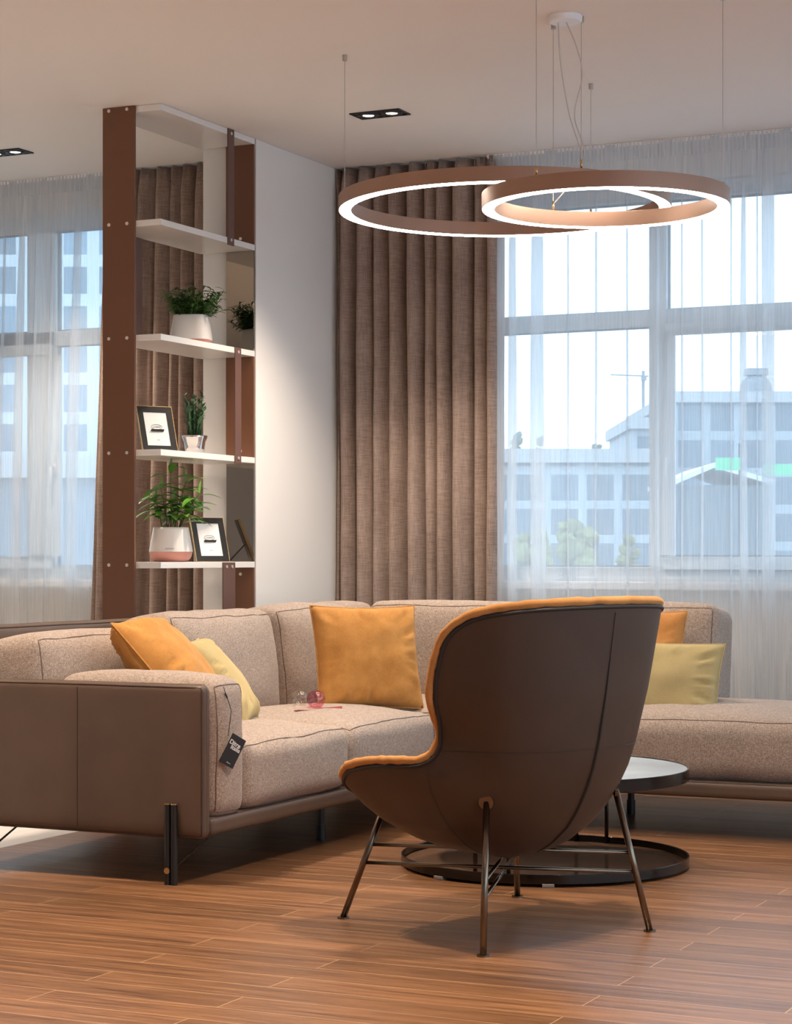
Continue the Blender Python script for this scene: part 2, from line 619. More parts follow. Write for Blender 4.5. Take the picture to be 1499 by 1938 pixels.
# ------------------------------------------------------------------ curtains
def drape(name, label, x0, x1, y, folds, seed, xb0=None, amp=0.058):
    rnd = random.Random(seed)
    nx = folds * 16
    zs = [0.012 + (CEIL - 0.02) * (k / 44) for k in range(44)] + [CEIL - 0.006]
    ph = [rnd.uniform(-0.5, 0.5) for _ in range(folds + 2)]
    am = [rnd.uniform(0.55, 1.3) for _ in range(folds + 2)]
    rows = []
    for z in zs:
        h = z / CEIL
        xa = x0 if xb0 is None else xb0 + (x0 - xb0) * min(1.0, h * 1.0) ** 1.3
        row = []
        top = max(0.0, (h - 0.955) / 0.045)
        for i in range(nx + 1):
            u = i / nx * folds
            k = int(u)
            fr_ = u - k
            p = ph[k] * (1 - fr_) + ph[k + 1] * fr_
            a = am[k] * (1 - fr_) + am[k + 1] * fr_
            th = 2 * PI * (u + 0.55 * p) + 0.34 * math.sin(2.2 * h + k)
            yy = amp * a * math.sin(th) * (1 - 0.45 * top)
            yy += 0.012 * math.sin(2 * th + 1.3 + 2 * h) + 0.007 * noise.noise((u * 1.5, h * 5, seed)) * 2
            xx = xa + (x1 - xa) * (i / nx) + 0.018 * math.cos(th) * (1 - top) * a
            xx = max(min(xx, x1), xa)
            yy += 0.010 * top * math.sin(3 * th)
            row.append((xx, y + yy, z))
        rows.append(row)
    mb = MB().grid(rows)
    root = thing(name, label, 'curtain', ((x0 + x1) / 2, y, 0))
    o = mb.build('curtain_panel', DRAPE, root, smooth=True)
    s = o.modifiers.new('s', 'SOLIDIFY'); s.thickness = 0.003
    for k in range(folds):
        x = x0 + (x1 - x0) * (k + 0.5) / folds
        MB().tube([(x, y, CEIL - 0.075), (x, y, CEIL - 0.002)], 0.003, 6).build('curtain_hook', STEEL, root)
    return root


drape('curtain', 'taupe slubbed linen drape beside the white wall end, right of the shelving', -4.683, -3.80, 9.235, 10, 3)
drape('curtain', 'taupe slubbed linen drape behind the open shelving unit', -5.77, -5.00, 8.80, 9, 8, xb0=-5.87)


def sheer(name, label, x0, x1, y, seed, xb1=None):
    """voile that really overlaps itself at every pleat, so pleats read denser"""
    rnd = random.Random(seed)
    # sequence of flat runs and tucks
    base = []
    x = x0
    while x < x1:
        run = rnd.uniform(0.05, 0.17)
        tuck = rnd.choice([0.005, 0.008, 0.010, 0.014, 0.024, 0.042, 0.06]) * rnd.uniform(0.8, 1.3)
        base.append((run, tuck))
        x += run
    tot = sum(b[0] for b in base)
    sc = (x1 - x0) / tot
    zs = [0.012 + (CEIL - 0.018) * k / 26 for k in range(27)]
    rows = []
    for z in zs:
        h = z / CEIL
        xe = x1 if xb1 is None else xb1 + (x1 - xb1) * h
        k_ = (xe - x0) / (x1 - x0)
        row = []
        x = x0
        for i, (run, tuck) in enumerate(base):
            run *= sc * k_
            wob = 0.018 * noise.noise((i * 3.1, h * 2.0, seed)) * (1 - h)
            tk = tuck * (0.75 + 0.5 * (1 - h)) * (1 + 0.5 * noise.noise((i * 1.7, h * 2.6, seed + 3)))
            n = 7
            for j in range(n):
                f = j / n
                row.append((x + run * f + wob * f, y + 0.012 * math.sin(PI * f) * (1 if i % 2 else -1) + 0.004, z))
            x2 = x + run + wob
            # tuck: forward, back under, forward again -> three layers
            row.append((x2 + tk * 0.5, y + 0.010, z))
            row.append((x2 + tk * 0.55, y + 0.018, z))
            row.append((x2 - tk * 0.5, y + 0.024, z))
            row.append((x2 - tk * 0.55, y + 0.018, z))
            x = x + run
        rows.append(row)
    root = thing(name, label, 'curtain', ((x0 + x1) / 2, y, 0))
    o = MB().grid(rows).build('voile_panel', SHEER, root, smooth=True)
    # gathered heading tape
    hd = []
    for z in (CEIL - 0.085, CEIL - 0.045, CEIL - 0.004):
        hd.append([(x0 + (x1 - x0) * i / 900, y - 0.006 + 0.008 * math.sin(i * 1.15), z) for i in range(901)])
    MB().grid(hd).build('heading_tape', SHEER, root, smooth=True)
    MB().box(x0, x1, y - 0.006, y + 0.014, CEIL - 0.018, CEIL - 0.001).build('curtain_track', SILL, root)
    return root


sheer('sheer_curtain', 'white voile sheer across the wide right-hand window', -3.86, -0.5, 9.22, 5)
sheer('sheer_curtain', 'white voile sheer over the left-hand window behind the sofa', -9.2, -5.78, 8.80, 11, xb1=-5.88)

# ------------------------------------------------------------------ shelving unit
sh = thing('shelving_unit', 'tall open shelving unit of white boards and brown lacquered panels fixed to the wall end', 'shelf', (-4.83, 7.56, 0))
SX0, SX1, SY0, SY1 = -4.973, -4.686, 7.567, 8.392
tops = [3.029, 2.535, 2.041, 1.545, 1.06, 0.575, 0.10]
for z in tops:
    MB().box(SX0, SX1, SY0, SY1, z - 0.027, z).build('shelf_board', BOARD, sh, bevel=0.0015)


def screws(pts, parent, nrm):
    for p in pts:
        p = Vector(p); n_ = Vector(nrm)
        MB().tube([p, p + n_ * 0.003], 0.0075, 14).build('screw', SCREW, parent)


ep = MB().box(-4.973, -4.811, 7.553, 7.5665, 0.0, 3.029).build('end_panel', RUST, sh, bevel=0.001)
for z in tops[:-1]:
    screws([(-4.94, 7.553, z - 0.013), (-4.848, 7.553, z - 0.013)], ep, (0, -1, 0))
sp = MB().box(-4.973, -4.965, 7.70, 7.862, 2.042, 2.507).build('side_panel', RUST2, sh, bevel=0.001)
for (y0, y1, z0, z1) in ((8.135, 8.19, 2.50, 3.029), (8.20, 8.255, 1.51, 2.041), (8.09, 8.20, 0.56, 1.058)):
    s_ = MB().box(-4.6855, -4.680, y0, y1, z0, z1).build('side_strip', RUST2, sh, bevel=0.001)
    ys = [(y0 + y1) / 2] if y1 - y0 < .08 else [y0 + .03, y1 - .03]
    screws([(-4.680, yy, z1 - .02) for yy in ys] + [(-4.680, yy, z0 + .025) for yy in ys], s_, (1, 0, 0))
for i in range(5):
    z1, z0 = tops[i] - 0.0275, tops[i + 1] + 0.0005
    if i in (0, 2, 4):
        p_ = MB().box(-4.834, -4.6865, 8.380, 8.3915, z0, z1).build('back_panel', RUST, sh, bevel=0.001)
        zz = z0 + 0.03 if i != 4 else z1 - 0.03
        screws([(-4.755, 8.380, zz)], p_, (0, -1, 0))
    else:
        MB().box(-4.834, -4.6865, 8.384, 8.3915, z0, z1).build('mirror_panel', MIRROR, sh, bevel=0.0008)


# ------------------------------------------------------------------ plants
def leaf(mb, base, d, L, W, droop=0.3, fold=0.25, n=6):
    """lance-shaped leaf starting at base heading along d, drooping"""
    d = Vector(d).normalized()
    side = d.cross(Vector((0, 0, 1)))
    if side.length < 0.05:
        side = Vector((1, 0, 0))
    side.normalize()
    rows = []
    p = Vector(base)
    for i in range(n + 1):
        f = i / n
        w_ = W * (math.sin(PI * min(1, f * 0.94 + 0.05)) ** 0.8) * (1 - 0.35 * f)
        if i == n: w_ = 0.0004
        upv = side.cross(d).normalized()
        rows.append([p - side * w_ + upv * w_ * fold, p.copy(), p + side * w_ + upv * w_ * fold])
        p = p + d * (L / n)
        d = (d + Vector((0, 0, -droop / n))).normalized()
    mb.grid(rows)


def pot_pink(root, prof_w, prof_p, sq):
    body = MB().lathe(prof_w, n=48, sq=sq).build('pot', POTW, root, smooth=True, local=True)
    MB().lathe(prof_p, n=48, sq=sq).build('pot_base', POTP, body, smooth=True, local=True)
    return body


# upper shelf: dense fine-leaved plant
pa = thing('potted_plant', 'bushy fine-leaved plant in a squarish white pot with pink foot, third board from the ceiling', 'plant', (-4.83, 8.06, 2.0415), 0.35)
pot_pink(pa, [(0.070, 0.118), (0.073, 0.134), (0.076, 0.1345), (0.078, 0.128), (0.092, 0.035), (0.092, 0.022)],
         [(0.0, 0.0), (0.070, 0.0), (0.084, 0.006), (0.0915, 0.022)], 1.7)
MB().lathe([(0.0, 0.122), (0.073, 0.120)], n=32, sq=1.7).build('soil', SOIL, pa, local=True)
rnd = random.Random(4)
fm = MB()
sm_ = MB()
for k in range(95):
    a = rnd.uniform(0, 2 * PI); r0 = 0.055 * math.sqrt(rnd.random())
    b = Vector((r0 * math.cos(a), r0 * math.sin(a), 0.12))
    out = Vector((math.cos(a), math.sin(a), 0)) * (rnd.uniform(0.0, 0.05) + r0 * 0.5)
    tip = b + out * 1.5 + Vector((0, 0, rnd.uniform(0.04, 0.135)))
    sm_.tube([b, (b + tip) / 2 + out * 0.1, tip], 0.0012, 4)
    for j in range(9):
        f = 0.25 + 0.75 * j / 8
        p = b.lerp(tip, f)
        aa = rnd.uniform(0, 2 * PI)
        dd = Vector((math.cos(aa), math.sin(aa), rnd.uniform(-0.1, 0.8))) + out * 6
        leaf(fm, p, dd, rnd.uniform(0.034, 0.056), rnd.uniform(0.0065, 0.011), 0.9, n=4)
fm.build('foliage', LEAF, pa, smooth=True, local=True)
sm_.build('stems', STEM, pa, local=True)

# middle shelf: euphorbia-like plant in chrome pot
pb = thing('potted_plant', 'small upright spiky plant in a chrome pot beside the upper photo frame', 'plant', (-4.83, 8.09, 1.5455), 0.1)
MB().lathe([(0, 0.0), (0.038, 0.0), (0.040, 0.003), (0.043, 0.035), (0.047, 0.06), (0.055, 0.080), (0.0565, 0.088), (0.053, 0.087), (0.046, 0.070)], n=48, sq=1.25).build('pot', CHROME, pb, smooth=True, local=True)
MB().lathe([(0, 0.083), (0.052, 0.080)], n=24).build('soil', SOIL, pb, local=True)
rnd = random.Random(9)
fm = MB()
for k in range(11):
    a = 2 * PI * k / 11 + rnd.uniform(-.3, .3); r0 = rnd.uniform(0.006, 0.03)
    b = Vector((r0 * math.cos(a), r0 * math.sin(a), 0.075))
    H = rnd.uniform(0.11, 0.20)
    tip = b + Vector((math.cos(a) * rnd.uniform(0.005, 0.035), math.sin(a) * rnd.uniform(0.005, 0.035), H))
    fm.tube([b, b.lerp(tip, 0.5), tip], [0.006, 0.0055, 0.002], 6)
    for j in range(22):
        f = j / 21
        p = b.lerp(tip, f)
        aa = rnd.uniform(0, 2 * PI)
        leaf(fm, p, (math.cos(aa), math.sin(aa), 1.1), rnd.uniform(0.018, 0.036), rnd.uniform(0.006, 0.011), 0.1, n=3)
leaf(fm, (0.03, -0.02, 0.14), (0.3, -0.2, 0.5), 0.05, 0.013, 0.1, n=5)
fm.build('foliage', LEAF3, pb, smooth=True, local=True)

# lower shelf: broad-leaved plant
pc = thing('potted_plant', 'broad-leaved plant in a round white and pink pot beside the lower photo frame', 'plant', (-4.815, 7.86, 1.0605))
pot_pink(pc, [(0.072, 0.140), (0.075, 0.153), (0.078, 0.153), (0.081, 0.140), (0.0955, 0.058), (0.097, 0.045)],
         [(0.0, 0.0), (0.062, 0.0), (0.078, 0.006), (0.090, 0.022), (0.0965, 0.0445)], 1.0)
MB().lathe([(0.0, 0.135), (0.077, 0.133)], n=32).build('soil', SOIL, pc, local=True)
# frame of view: camera-right and toward-camera directions
CR = Vector((0.9044, 0.4267, 0)); CF = Vector((-0.4267, 0.9044, 0))
MT = Matrix.Translation
fw = Matrix(((CR.x, -CF.x * -1, 0, 0), (CR.y, -CF.y * -1, 0, 0), (0, 0, 1, 0), (0, 0, 0, 1)))
RotUp = Matrix.Rotation(R(25.258), 4, 'Z') @ Matrix.Rotation(PI / 2, 4, 'X')
text_mesh('pot_logo', 'LECHUZA', 0.009, INK, pc, Matrix.Rotation(R(28), 4, 'Z') @ Matrix.Translation((0, -0.0965, 0.058)) @ Matrix.Rotation(R(80), 4, 'X') @ Matrix.Rotation(R(0), 4, 'Z'), 0.0003)
rnd = random.Random(21)
fm = MB(); sm_ = MB()
stems = [((0.0, 0), (-0.012, 0.26)), ((-0.02, 0.01), (-0.05, 0.17)), ((0.02, -0.01), (0.045, 0.20)), ((0.035, 0.0), (0.105, 0.155)), ((0.02, 0.02), (0.06, 0.09)), ((-0.03, -0.02), (-0.075, 0.12)), ((0, -0.03), (0.0, 0.13))]
for (bx, by), (tr_, tz) in stems:
    b = Vector((bx, by, 0.13))
    tip = CR * (tr_ * 1.1 + 0.015) + CF * rnd.uniform(-0.03, 0.02) + Vector((0, 0, 0.15 + tz))
    mid = b.lerp(tip, 0.55) + Vector((0, 0, 0.02))
    sm_.tube([b, mid, tip], [0.0028, 0.0022, 0.0014], 6)
    nl = int(6 + tz * 26)
    for j in range(nl):
        f = 0.35 + 0.65 * j / (nl - 1)
        p = b.lerp(tip, f)
        aa = 2.4 * j + rnd.uniform(-0.4, 0.4)
        dd = CR * math.cos(aa) + CF * math.sin(aa) * 0.8 + Vector((0, 0, rnd.uniform(0.0, 0.55)))
        leaf(fm, p, dd, rnd.uniform(0.10, 0.145), rnd.uniform(0.018, 0.027), rnd.uniform(0.5, 1.2), n=7)
    leaf(fm, tip, (0.1, 0, 1), 0.06, 0.012, 0.1, n=6)
fm.build('foliage', LEAF2, pc, smooth=True, local=True)
sm_.build('stems', STEM, pc, smooth=True, local=True)


# ------------------------------------------------------------------ photo frames
def photo_frame(loc, label):
    W, H, T = 0.165, 0.215, 0.012
    root = thing('photo_frame', label, 'photo frame', loc, R(25.258 + 30), group=None)
    L = Matrix.Translation((0, 0, 0.0015)) @ Matrix.Rotation(R(-21), 4, 'X')
    m = MB(); m.M = L
    b = 0.027
    m.box(-W / 2, W / 2, 0, T, 0, b).box(-W / 2, W / 2, 0, T, H - b, H).box(-W / 2, -W / 2 + b, 0, T, b, H - b).box(W / 2 - b, W / 2, 0, T, b, H - b)
    fr = m.build('frame', BLACKF, root, local=True)
    m = MB(); m.M = L
    e = 0.0015
    m.box(-W / 2 - e, W / 2 + e, -0.001, T + .001, -e + .001, 0).box(-W / 2 - e, W / 2 + e, -0.001, T + .001, H, H + e)
    m.box(-W / 2 - e, -W / 2, -0.001, T + .001, 0, H).box(W / 2, W / 2 + e, -0.001, T + .001, 0, H)
    m.build('gilt_edge', BRASS, fr, local=True)
    m = MB(); m.M = L
    m.box(-W / 2 + b, W / 2 - b, 0.003, 0.006, b, H - b)
    ins = m.build('insert', PAPER, root, local=True)
    m = MB(); m.M = L
    m.box(-W / 2 + .003, W / 2 - .003, T, T + .003, .003, H - .003)
    m.build('backing', BLACK, root, local=True)
    # easel strut
    m = MB()
    m.add([(-.03, .028, .10), (.03, .028, .10), (.03, .12, 0.001), (-.03, .12, 0.001), (-.03, .033, .10), (.03, .033, .10), (.03, .126, 0.001), (-.03, .126, 0.001)],
          [(0, 1, 2, 3), (7, 6, 5, 4), (0, 3, 7, 4), (1, 5, 6, 2), (0, 4, 5, 1), (3, 2, 6, 7)])
    m.build('easel_strut', BLACK, root, local=True)
    cz_ = 0.117
    m = MB(); m.M = L
    for s in (1.0, 0.88):
        m.tube([(0.027 * s * math.cos(a), 0.0025, cz_ + 0.0125 * s * math.sin(a)) for a in [2 * PI * k / 40 for k in range(40)]], 0.0005, 4, closed=True)
    m.build('oval_emblem', INK, ins, local=True)
    TX = L @ Matrix.Translation((0, 0.0025, cz_)) @ Matrix.Rotation(PI / 2, 4, 'X')
    text_mesh('lettering', 'LINENS', 0.0115, INK, ins, TX, 0.0002)
    text_mesh('lettering', 'classic quality frames', 0.0068, INK, ins, L @ Matrix.Translation((0, 0.0025, cz_ - 0.021)) @ Matrix.Rotation(PI / 2, 4, 'X'), 0.0002)
    text_mesh('lettering', '10x15', 0.0055, INK, ins, L @ Matrix.Translation((0, 0.0025, 0.055)) @ Matrix.Rotation(PI / 2, 4, 'X'), 0.0002)
    return root


photo_frame((-4.80, 7.75, 1.5455), 'black photo frame with white insert beside the chrome pot, on the higher board')
photo_frame((-4.79, 8.19, 1.0605), 'black photo frame with gilt edge beside the broad-leaved plant, on the lower board')


# ------------------------------------------------------------------ cushions
def sgn(x): return -1.0 if x < 0 else 1.0


def soft_box(sx, sy, sz, r, bulge=(0.0, 0.0, 0.0), seed=0, wr=0.004, n=14, wsc=6.0):
    """rounded upholstered block, centred; bulge per axis"""
    hx, hy, hz = sx / 2, sy / 2, sz / 2
    dims = (hx, hy, hz)
    me = MB()

    def samples(h):
        k = max(6, int(n * (0.5 + h)))
        inner = [-(h - r) + 2 * (h - r) * i / k for i in range(k + 1)]
        e = [r * (1 - math.cos(PI / 2 * t)) for t in (0.0, 0.25, 0.5, 0.75)]
        return [-h + q for q in e] + inner + [h - q for q in reversed(e)]

    def warp(p):
        q = [0, 0, 0]
        c = [max(-(dims[i] - r), min(dims[i] - r, p[i])) for i in range(3)]
        d = Vector([p[i] - c[i] for i in range(3)])
        if d.length > 1e-9:
            m = max(abs(d.x), abs(d.y), abs(d.z))
            d = d.normalized() * m
        out = Vector(c) + d
        u = [max(-1, min(1, out[i] / dims[i])) for i in range(3)]
        k = [1 - abs(u[i]) ** 2.6 for i in range(3)]
        out.x += bulge[0] * sgn(u[0]) * abs(u[0]) ** 2 * k[1] * k[2]
        out.y += bulge[1] * sgn(u[1]) * abs(u[1]) ** 2 * k[0] * k[2]
        out.z += bulge[2] * sgn(u[2]) * abs(u[2]) ** 2 * k[0] * k[1]
        nv = noise.noise_vector((out.x * wsc + seed * 3.1, out.y * wsc, out.z * wsc + seed))
        out += nv * wr
        nv = noise.noise_vector((out.x * wsc * 3 + seed * 7.1, out.y * wsc * 3, out.z * wsc * 3 + seed))
        out += nv * wr * 0.35
        return out
    X, Y, Z = samples(hx), samples(hy), samples(hz)
    for s in (-1, 1):
        me.grid([[warp((s * hx, y, z)) for z in Z] for y in Y])
        me.grid([[warp((x, s * hy, z)) for z in Z] for x in X])
        me.grid([[warp((x, y, s * hz)) for y in Y] for x in X])
    return me, warp


def seam_loop(warp, sx, sy, sz, r, axis, side, rad=0.0021):
    """stitched seam around the face `axis`,`side` (placed on the rounded edge)"""
    h = [sx / 2, sy / 2, sz / 2]
    a, b = [i for i in range(3) if i != axis]
    pts = []
    N = 26
    lo = r * 0.30

    def P(u, v):
        p = [0, 0, 0]
        p[axis] = side * h[axis]
        p[a] = u * h[a]; p[b] = v * h[b]
        q = warp(p)
        return q
    ea = 1 - lo / h[a]; eb = 1 - lo / h[b]
    for i in range(N): pts.append(P(-ea + 2 * ea * i / N, -eb))
    for i in range(N): pts.append(P(ea, -eb + 2 * eb * i / N))
    for i in range(N): pts.append(P(ea - 2 * ea * i / N, eb))
    for i in range(N): pts.append(P(-ea, eb - 2 * eb * i / N))
    return MB().tube(pts, rad, 6, closed=True)


def block(name, parent, cx, cy, cz, sx, sy, sz, r, bulge, seed, seams, mat=TWEED, smat=SEAM, rot=(0, 0, 0), wr=0.004, wsc=6.0):
    me, warp = soft_box(sx, sy, sz, r, bulge, seed, wr, wsc=wsc)
    M = Matrix.Translation((cx, cy, cz)) @ Matrix.Rotation(rot[2], 4, 'Z') @ Matrix.Rotation(rot[1], 4, 'Y') @ Matrix.Rotation(rot[0], 4, 'X')
    me.v = [M @ v for v in me.v]
    o = me.build(name, mat, parent, smooth=True)
    for ax, sd in seams:
        s = seam_loop(warp, sx, sy, sz, r, ax, sd)
        s.v = [M @ v for v in s.v]
        s.build('seam', smat, o, smooth=True)
    return o


# ------------------------------------------------------------------ sofa
SFX = -3.455   # front edge of the long side
sofa = thing('corner_sofa', 'L-shaped corner sofa in beige tweed with brown leather frame under the shelving and window', 'sofa', (-3.9, 7.3, 0))
# leather frame
PB = 0.150
block('base', sofa, (-4.50 + SFX) / 2, (5.90 + 7.69) / 2, 0.1875, SFX + 4.50, 1.79, 0.062, 0.02, (0, 0, 0), 1, [(2, 1)], LEATHER, LSEAM, wr=0.001)
block('base', sofa, (-4.50 - 1.75) / 2, (7.66 + 8.72) / 2, 0.1875, 2.75, 1.06, 0.062, 0.02, (0, 0, 0), 2, [(2, 1)], LEATHER, LSEAM, wr=0.001)


def leather_panel(name, x0, x1, y0, y1, z0, z1, seed, thick_axis, seams_at=()):
    r = 0.028
    me, warp = soft_box(x1 - x0, y1 - y0, z1 - z0, r, (0, 0, 0), seed, 0.0012, n=20)
    c = Vector(((x0 + x1) / 2, (y0 + y1) / 2, (z0 + z1) / 2))
    me.v = [c + v for v in me.v]
    o = me.build(name, LEATHER, sofa, smooth=True)
    for sd in (-1, 1):
        s = seam_loop(warp, x1 - x0, y1 - y0, z1 - z0, r * 0.8, thick_axis, sd, 0.003)
        s.v = [c + v for v in s.v]
        s.build('piping_or_gap', LSEAM, o, smooth=True)
    for q in seams_at:
        m = MB()
        if thick_axis == 1:
            m.tube([(q, y0 - 0.0002, z0 + .02 + (z1 - z0 - .04) * k / 10) for k in range(11)], 0.0018, 5)
        m.build('seam', LSEAM, o)
    return o


leather_panel('arm_panel', -4.50, SFX, 5.845, 5.895, 0.150, 0.662, 3, 1, (-3.95,))
leather_panel('back_panel', -4.50, -4.445, 5.86, 8.72, 0.16, 0.838, 4, 0)
leather_panel('back_panel', -4.44, -2.505, 8.665, 8.72, 0.16, 0.838, 5, 1)
# cushions
block('arm_cushion', sofa, (-4.08 + SFX) / 2 + .004, 6.005, 0.445, SFX + 4.09, 0.215, 0.465, 0.055, (0.012, 0.01, 0.018), 6, [(0, 1)], wr=0.006)
block('seat_cushion', sofa, (-4.20 + SFX + .01) / 2, 6.512, 0.333, SFX + 4.21, 0.80, 0.222, 0.050, (0.012, 0.0, 0.048), 7, [(2, 1), (2, -1)], wr=0.007, wsc=5)
block('seat_cushion', sofa, (-4.20 + SFX + .01) / 2, 7.312, 0.333, SFX + 4.21, 0.78, 0.222, 0.050, (0.012, 0.0, 0.048), 8, [(2, 1), (2, -1)], wr=0.007, wsc=5)
block('seat_cushion', sofa, -3.555, 8.09, 0.333, 1.31, 0.775, 0.222, 0.050, (0.0, 0.012, 0.040), 9, [(2, 1), (2, -1)], wr=0.007, wsc=5)
block('seat_cushion', sofa, -2.325, 8.10, 0.338, 1.145, 0.80, 0.230, 0.055, (0.0, 0.015, 0.050), 10, [(2, 1), (2, -1)], wr=0.008, wsc=4)
# back cushions along the left run
tl = R(-7)
for i, (y0, y1, zt) in enumerate(((5.905, 6.765, 0.800), (6.775, 7.61, 0.850), (7.62, 8.33, 0.860))):
    block('back_cushion', sofa, -4.255, (y0 + y1) / 2, (0.40 + zt) / 2 + .005, 0.255, y1 - y0, zt - 0.40, 0.055, (0.045, 0.0, 0.012), 11 + i, [(0, 1)], rot=(0, tl, 0), wr=0.010, wsc=5)
block('back_cushion', sofa, -4.30, 8.50, 0.635, 0.24, 0.30, 0.47, 0.05, (0.01, 0, 0.01), 15, [], wr=0.008)
for i, (x0, x1) in enumerate(((-4.12, -3.30), (-3.29, -2.47))):
    block('back_cushion', sofa, (x0 + x1) / 2, 8.51, 0.637, x1 - x0, 0.25, 0.475, 0.055, (0.0, 0.03, 0.012), 16 + i, [(1, -1)], rot=(R(-6), 0, 0), wr=0.008, wsc=5)


def sofa_leg(x, y, side=(0, -1), brace=True, top=0.265):
    m = MB()
    dx, dy = (1, 0) if side[1] else (0, 1)
    for s in (-1, 1):
        m.tube([(x + dx * s * 0.0122, y + dy * s * 0.0122, 0.0), (x + dx * s * 0.0122, y + dy * s * 0.0122, top)], 0.0115, 16)
    o = m.build('leg', BLACK, sofa, smooth=False)
    for s in (-1, 1):
        MB().tube([(x + dx * s * 0.0122, y + dy * s * 0.0122, top), (x + dx * s * 0.0122, y + dy * s * 0.0122, top + 0.003)], 0.0118, 16).build('brass_cap', BRASS, o)
    p = Vector((x - dx * 0.008, y, 0.047)); n_ = Vector((side[0], side[1], 0))
    MB().tube([p + n_ * 0.010, p + n_ * 0.0145], 0.0105, 20).build('brass_stud', BRASS, o)
    if brace:
        MB().tube([(x + 0.012, y + .01, 0.06), (x + 0.105, y + 0.06, 0.15), (x + .0, y + .06, 0.152)], 0.0042, 8).build('brace', BLACK, o)
    return o


sofa_leg(-3.572, 5.831)
sofa_leg(-4.335, 5.831)
sofa_leg(-1.90, 7.80, (0, -1), False, 0.16)
o = MB().tube([(-1.90, 7.80, 0.05), (-1.985, 7.76, 0.155)], 0.0042, 8).build('brace', BLACK, sofa)
for (x, y) in ((-2.81, 8.277), (-3.62, 7.0), (-4.42, 8.5), (-2.0, 8.6)):
    MB().tube([(x, y, 0), (x, y, 0.158)], 0.014, 14).tube([(x, y, 0.0), (x, y, 0.06)], 0.018, 14).build('leg', BLACK, sofa)


# ------------------------------------------------------------------ throw pillows
def pillow(label, W, H, T, mat, seed, M, name='throw_pillow', flange=0.0, wr=0.009, group=None, piping_or_gap=True):
    """M places the pillow: local x = width, z = height, y = thickness, origin = centre"""
    N = 30
    fr, bk, edge = [], [], []

    def edge_pull(u, v):
        # edges bow inwards between the pointed corners
        x = u * W / 2 * (1 - 0.055 * (1 - v * v))
        z = v * H / 2 * (1 - 0.055 * (1 - u * u))
        return x, z

    def P(u, v, s):
        x, z = edge_pull(u, v)
        a = max(0.0, 1 - abs(u) ** 2.3); b = max(0.0, 1 - abs(v) ** 2.3)
        t = T / 2 * (a * b) ** 0.42
        e = min(1.0, (1 - max(abs(u), abs(v))) * 7)
        wv = noise.noise((x * 9 + seed, z * 9, s * 3.0)) * wr * 1.4
        # creases radiating from corners / gathered along the seam
        per = math.atan2(v, u)
        ring = max(0.0, 1 - (1 - max(abs(u), abs(v))) * 2.8)
        cr = ring * (1 - ring) * 4 * noise.noise((per * 7 + seed, seed * 2.0, s)) * wr * 2.6
        return Vector((x, s * (t + (wv + cr) * e), z))
    g1 = [[P(-1 + 2 * i / N, -1 + 2 * j / N, 1) for j in range(N + 1)] for i in range(N + 1)]
    g2 = [[P(-1 + 2 * i / N, -1 + 2 * j / N, -1) for j in range(N + 1)] for i in range(N + 1)]
    o = MB().grid(g1).grid(g2, flip=True).build(name, mat, None, smooth=True)
    o.matrix_world = M
    tag(o, label, 'pillow', group)
    if piping_or_gap:
        pts = []
        for k in range(N): pts.append(g1[k][0])
        for k in range(N): pts.append(g1[N][k])
        for k in range(N): pts.append(g1[N - k][N])
        for k in range(N): pts.append(g1[0][N - k])
        pp = MB().tube(pts, 0.0035, 6, closed=True).build('piping_or_gap', mat, o, smooth=True, local=True)
    return o


def place(c, xdir, up):
    x = Vector(xdir).normalized(); z = Vector(up); z = (z - x * z.dot(x)).normalized()
    y = z.cross(x)
    return Matrix(((x.x, y.x, z.x, c[0]), (x.y, y.y, z.y, c[1]), (x.z, y.z, z.z, c[2]), (0, 0, 0, 1)))


VD = Vector((-0.42, 0.91, 0))
UZ = Vector((0, 0, 1))
pillow('mustard velvet pillow slumped behind the sofa arm, nearest the left edge', 0.44, 0.46, 0.22, VELVET, 1,
       place((-3.905, 6.37, 0.675), VD + Vector((0.16, 0.05, 0)), -CR * 0.66 + UZ * 0.75))
pillow('small yellow-green pillow leaning behind the sofa arm beside the mustard one', 0.38, 0.38, 0.14, LINEN, 2,
       place((-3.86, 6.66, 0.62), VD + Vector((0.03, 0.03, 0)), -CR * 0.60 + UZ * 0.78))
pillow('large square mustard velvet pillow standing in the sofa corner', 0.46, 0.44, 0.18, VELVET, 3,
       place((-3.735, 7.635, 0.668), CR * 0.93 + CF * 0.36 - UZ * 0.01, CF * 0.30 + UZ))
pillow('yellow-green pillow half hidden between the corner mustard pillow and the armchair', 0.40, 0.30, 0.12, LINEN, 4,
       place((-3.37, 8.10, 0.60), (1.0, 0.10, 0.0), (0.0, 0.30, 1.0)))
pillow('orange velvet pillow on the window run, behind the right-hand yellow pillow', 0.42, 0.42, 0.15, VELVET2, 5,
       place((-2.775, 8.22, 0.655), (1.0, 0.0, 0.0), (0.0, 0.30, 1.0)))
pillow('yellow-green rectangular pillow on the window run, right of the armchair', 0.52, 0.335, 0.14, LINEN, 6,
       place((-2.60, 8.00, 0.578), (1.0, 0.04, -0.02), (0.03, 0.36, 1.0)))

# ------------------------------------------------------------------ hang tag on arm cushion
tg = thing('hang_tag', 'black product tag on a cord hanging from the sofa arm cushion', 'tag', (-3.43, 5.98, 0.47))
MB().tube([(-3.445, 5.955, 0.650), (-3.436, 5.962, 0.62), (-3.422, 5.968, 0.57), (-3.426, 5.955, 0.486)], 0.0013, 6).build('cord', BLACK, tg, smooth=True)
MB().tube([(-3.439, 5.957, 0.628), (-3.434, 5.963, 0.612)], [0.003, 0.003], 8).build('bead', BLACK, tg)
